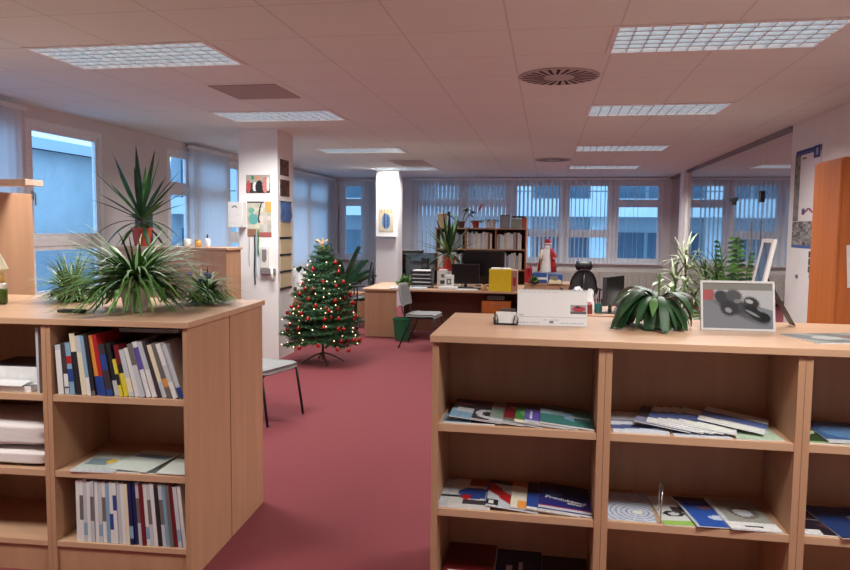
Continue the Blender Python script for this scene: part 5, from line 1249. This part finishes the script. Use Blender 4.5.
# office chairs
def office_chair(loc, rz, label, headrest=True, m_=None, hs=1.0):
    t = thing('office_chair', label, 'chair', loc, rz); m_ = m_ or M['mesh']
    for k in range(5):
        a = 2*math.pi*k/5+.3; MB().tube([(0, 0, .10), (.30*math.cos(a), .30*math.sin(a), .07)], [.022, .014], 8).build('base_leg', M['black'], t); MB().ball((.30*math.cos(a), .30*math.sin(a), .03), .03, 10).build('castor', M['black'], t)
    MB().tube([(0, 0, .09), (0, 0, .43)], .025, 10).build('gas_lift', M['black'], t)
    sb = MB(); sb.lathe([(.0, .43), (.20, .435), (.25, .455), (.255, .475), (.23, .495), (.0, .505)], n=20, sx=.95, sy=1); sb.build('seat', M['black'], t, smooth=True)
    fr = MB(); pts = []
    for k in range(24):
        a = 2*math.pi*k/24; pts.append((-.24-.03*math.sin(a), .225*math.cos(a)*(1.0 if math.sin(a) < 0 else .86), .80*hs+.25*math.sin(a)))
    fr.tube(pts+[pts[0]], .014, 8); fr.build('back_frame', M['black'], t, smooth=True)
    bk = MB(); c_ = (-.235, 0, .80*hs); bk.add([c_]+pts, [(0, k+1, (k+1) % 24+1) for k in range(24)]); bk.build('back_mesh', m_, t)
    MB().tube([(-.05, 0, .44), (-.27, 0, .46), (-.29, 0, .62), (-.275, 0, 1.02*hs)], .018, 8).build('back_support', M['black'], t, smooth=True)
    if headrest:
        hb = MB(); hb.lathe([(.0, -.07), (.05, -.065), (.062, 0), (.05, .065), (.0, .07)], (0, 0, 0), 16, sx=.6, sy=2.2); o = hb.build('headrest', M['black'], t, smooth=True); o.location = (-.25, 0, 1.13*hs); MB().tube([(-.285, 0, 1.0*hs), (-.29, 0, 1.12*hs)], .014, 6).build('headrest_post', M['black'], t)
    for sg in (-1, 1): MB().tube([(-.02, sg*.20, .45), (0, sg*.29, .48), (0, sg*.30, .66), (.12, sg*.30, .68), (-.12, sg*.30, .68)], .013, 8).build('armrest', M['black'], t)
office_chair((.52, 11.3, 0), R(97), 'black mesh office chair with headrest near the back windows', hs=.93)
office_chair((-3.02, 11.05, 0), R(200), 'grey-backed office chair behind the Christmas tree, left of the desk', headrest=False, m_=M['dark'], hs=1.0)

# desk behind the tree with clutter
t = thing('desk', 'beech desk beside the far windows, mostly hidden behind the Christmas tree', 'desk', (-4.75, 9.15, 0))
MB().box((0, 0, .692), (1.37, 1.5, .72)).build('tabletop', M['woodtop'], t, bevel=.003); MB().box((1.33, .03, 0), (1.355, 1.47, .6915)).build('side_panel', M['wood'], t); MB().box((.02, .03, 0), (.045, 1.47, .6915)).build('side_panel', M['wood'], t); MB().box((.045, 1.3, .2), (1.33, 1.32, .6915)).build('modesty_panel', M['wood'], t)
crumple('paper_heap', 'heap of white papers and cables on the desk behind the tree', 'paper', (-3.63, 9.75, .7206), .42, .7, .30, M['paper'], 14)
t = thing('storage_box', 'dark brown tray on the desk between the first pillar and the tree', 'tray', (-3.60, 9.25, .7206)); MB().box((0, 0, 0), (.20, .12, .05)).build('tray', M['brown'], t)
t = thing('wooden_crate', 'light wooden crate on the floor behind the tree', 'crate', (-3.42, 11.55, 0)); MB().box((0, 0, 0), (.36, .30, .50)).build('body', mat('crate_wood', (.42, .22, .11), .6, noise=(10, .2, (1, 1, .2))), t, bevel=.003)
for k in range(3): MB().box((-.004, -.008, .05+.15*k), (.364, -.0003, .16+.15*k)).build('slat', mat('crate_wood', (.42, .22, .11), .6), t)

# second desk on the right, half hidden by the counter
t = thing('desk', 'beech desk behind the right counter, covered in white papers', 'desk', (.15, 7.5, 0))
MB().box((0, 0, .692), (1.0, .95, .72)).build('tabletop', M['woodtop'], t, bevel=.003)
for xx in (.02, .95): MB().box((xx, .03, 0), (xx+.025, .92, .6915)).build('side_panel', M['wood'], t)
MB().box((.046, .1, .25), (.949, .12, .6915)).build('modesty_panel', M['wood'], t)
Z2 = .7206
t = thing('monitor', 'dark monitor seen nearly edge-on behind the drooping plant', 'monitor', (.70, 7.75, Z2), R(62)); MB().box((-.24, -.02, .09), (.24, .02, .395)).build('housing', M['dark'], t, bevel=.004); MB().box((-.23, -.0215, .10), (.23, -.0203, .385)).build('screen', M['screen'], t); MB().tube([(0, .035, .01), (0, .035, .24)], .02, 8).build('stand', M['black'], t); MB().box((-.1, -.06, 0), (.1, .09, .01)).build('base', M['black'], t)
crumple('paper_heap', 'large heap of crumpled white papers right of the edge-on monitor', 'paper', (1.0, 8.20, Z2), .26, .5, .22, M['paper'], 11)
crumple('paper_heap', 'heap of crumpled white papers left of the edge-on monitor', 'paper', (.40, 8.2, Z2), .28, .4, .24, M['paper'], 12)
t = thing('storage_box', 'dark red-brown box at the left of the paper-covered desk', 'box', (.215, 7.56, Z2)); MB().box((0, 0, 0), (.26, .3, .10)).build('carton', mat('maroon_card', (.20, .03, .02), .6), t, bevel=.003)
t = thing('pen_cup', 'teal cup of pens beside the edge-on monitor', 'cup', (.545, 7.72, Z2)); MB().lathe([(.035, 0), (.04, .005), (.042, .10), (.038, .10), (.036, .01)], n=16).build('body', mat('teal_plastic', (.05, .25, .25), .4), t)
for k in range(5): MB().tube([(.01*k-.02, .005*k, .02), (.03*k-.06, .01*k-.02, .20)], .004, 5).build('pen', [M['red'], M['paper'], M['steel'], M['paper'], M['black']][k], t)
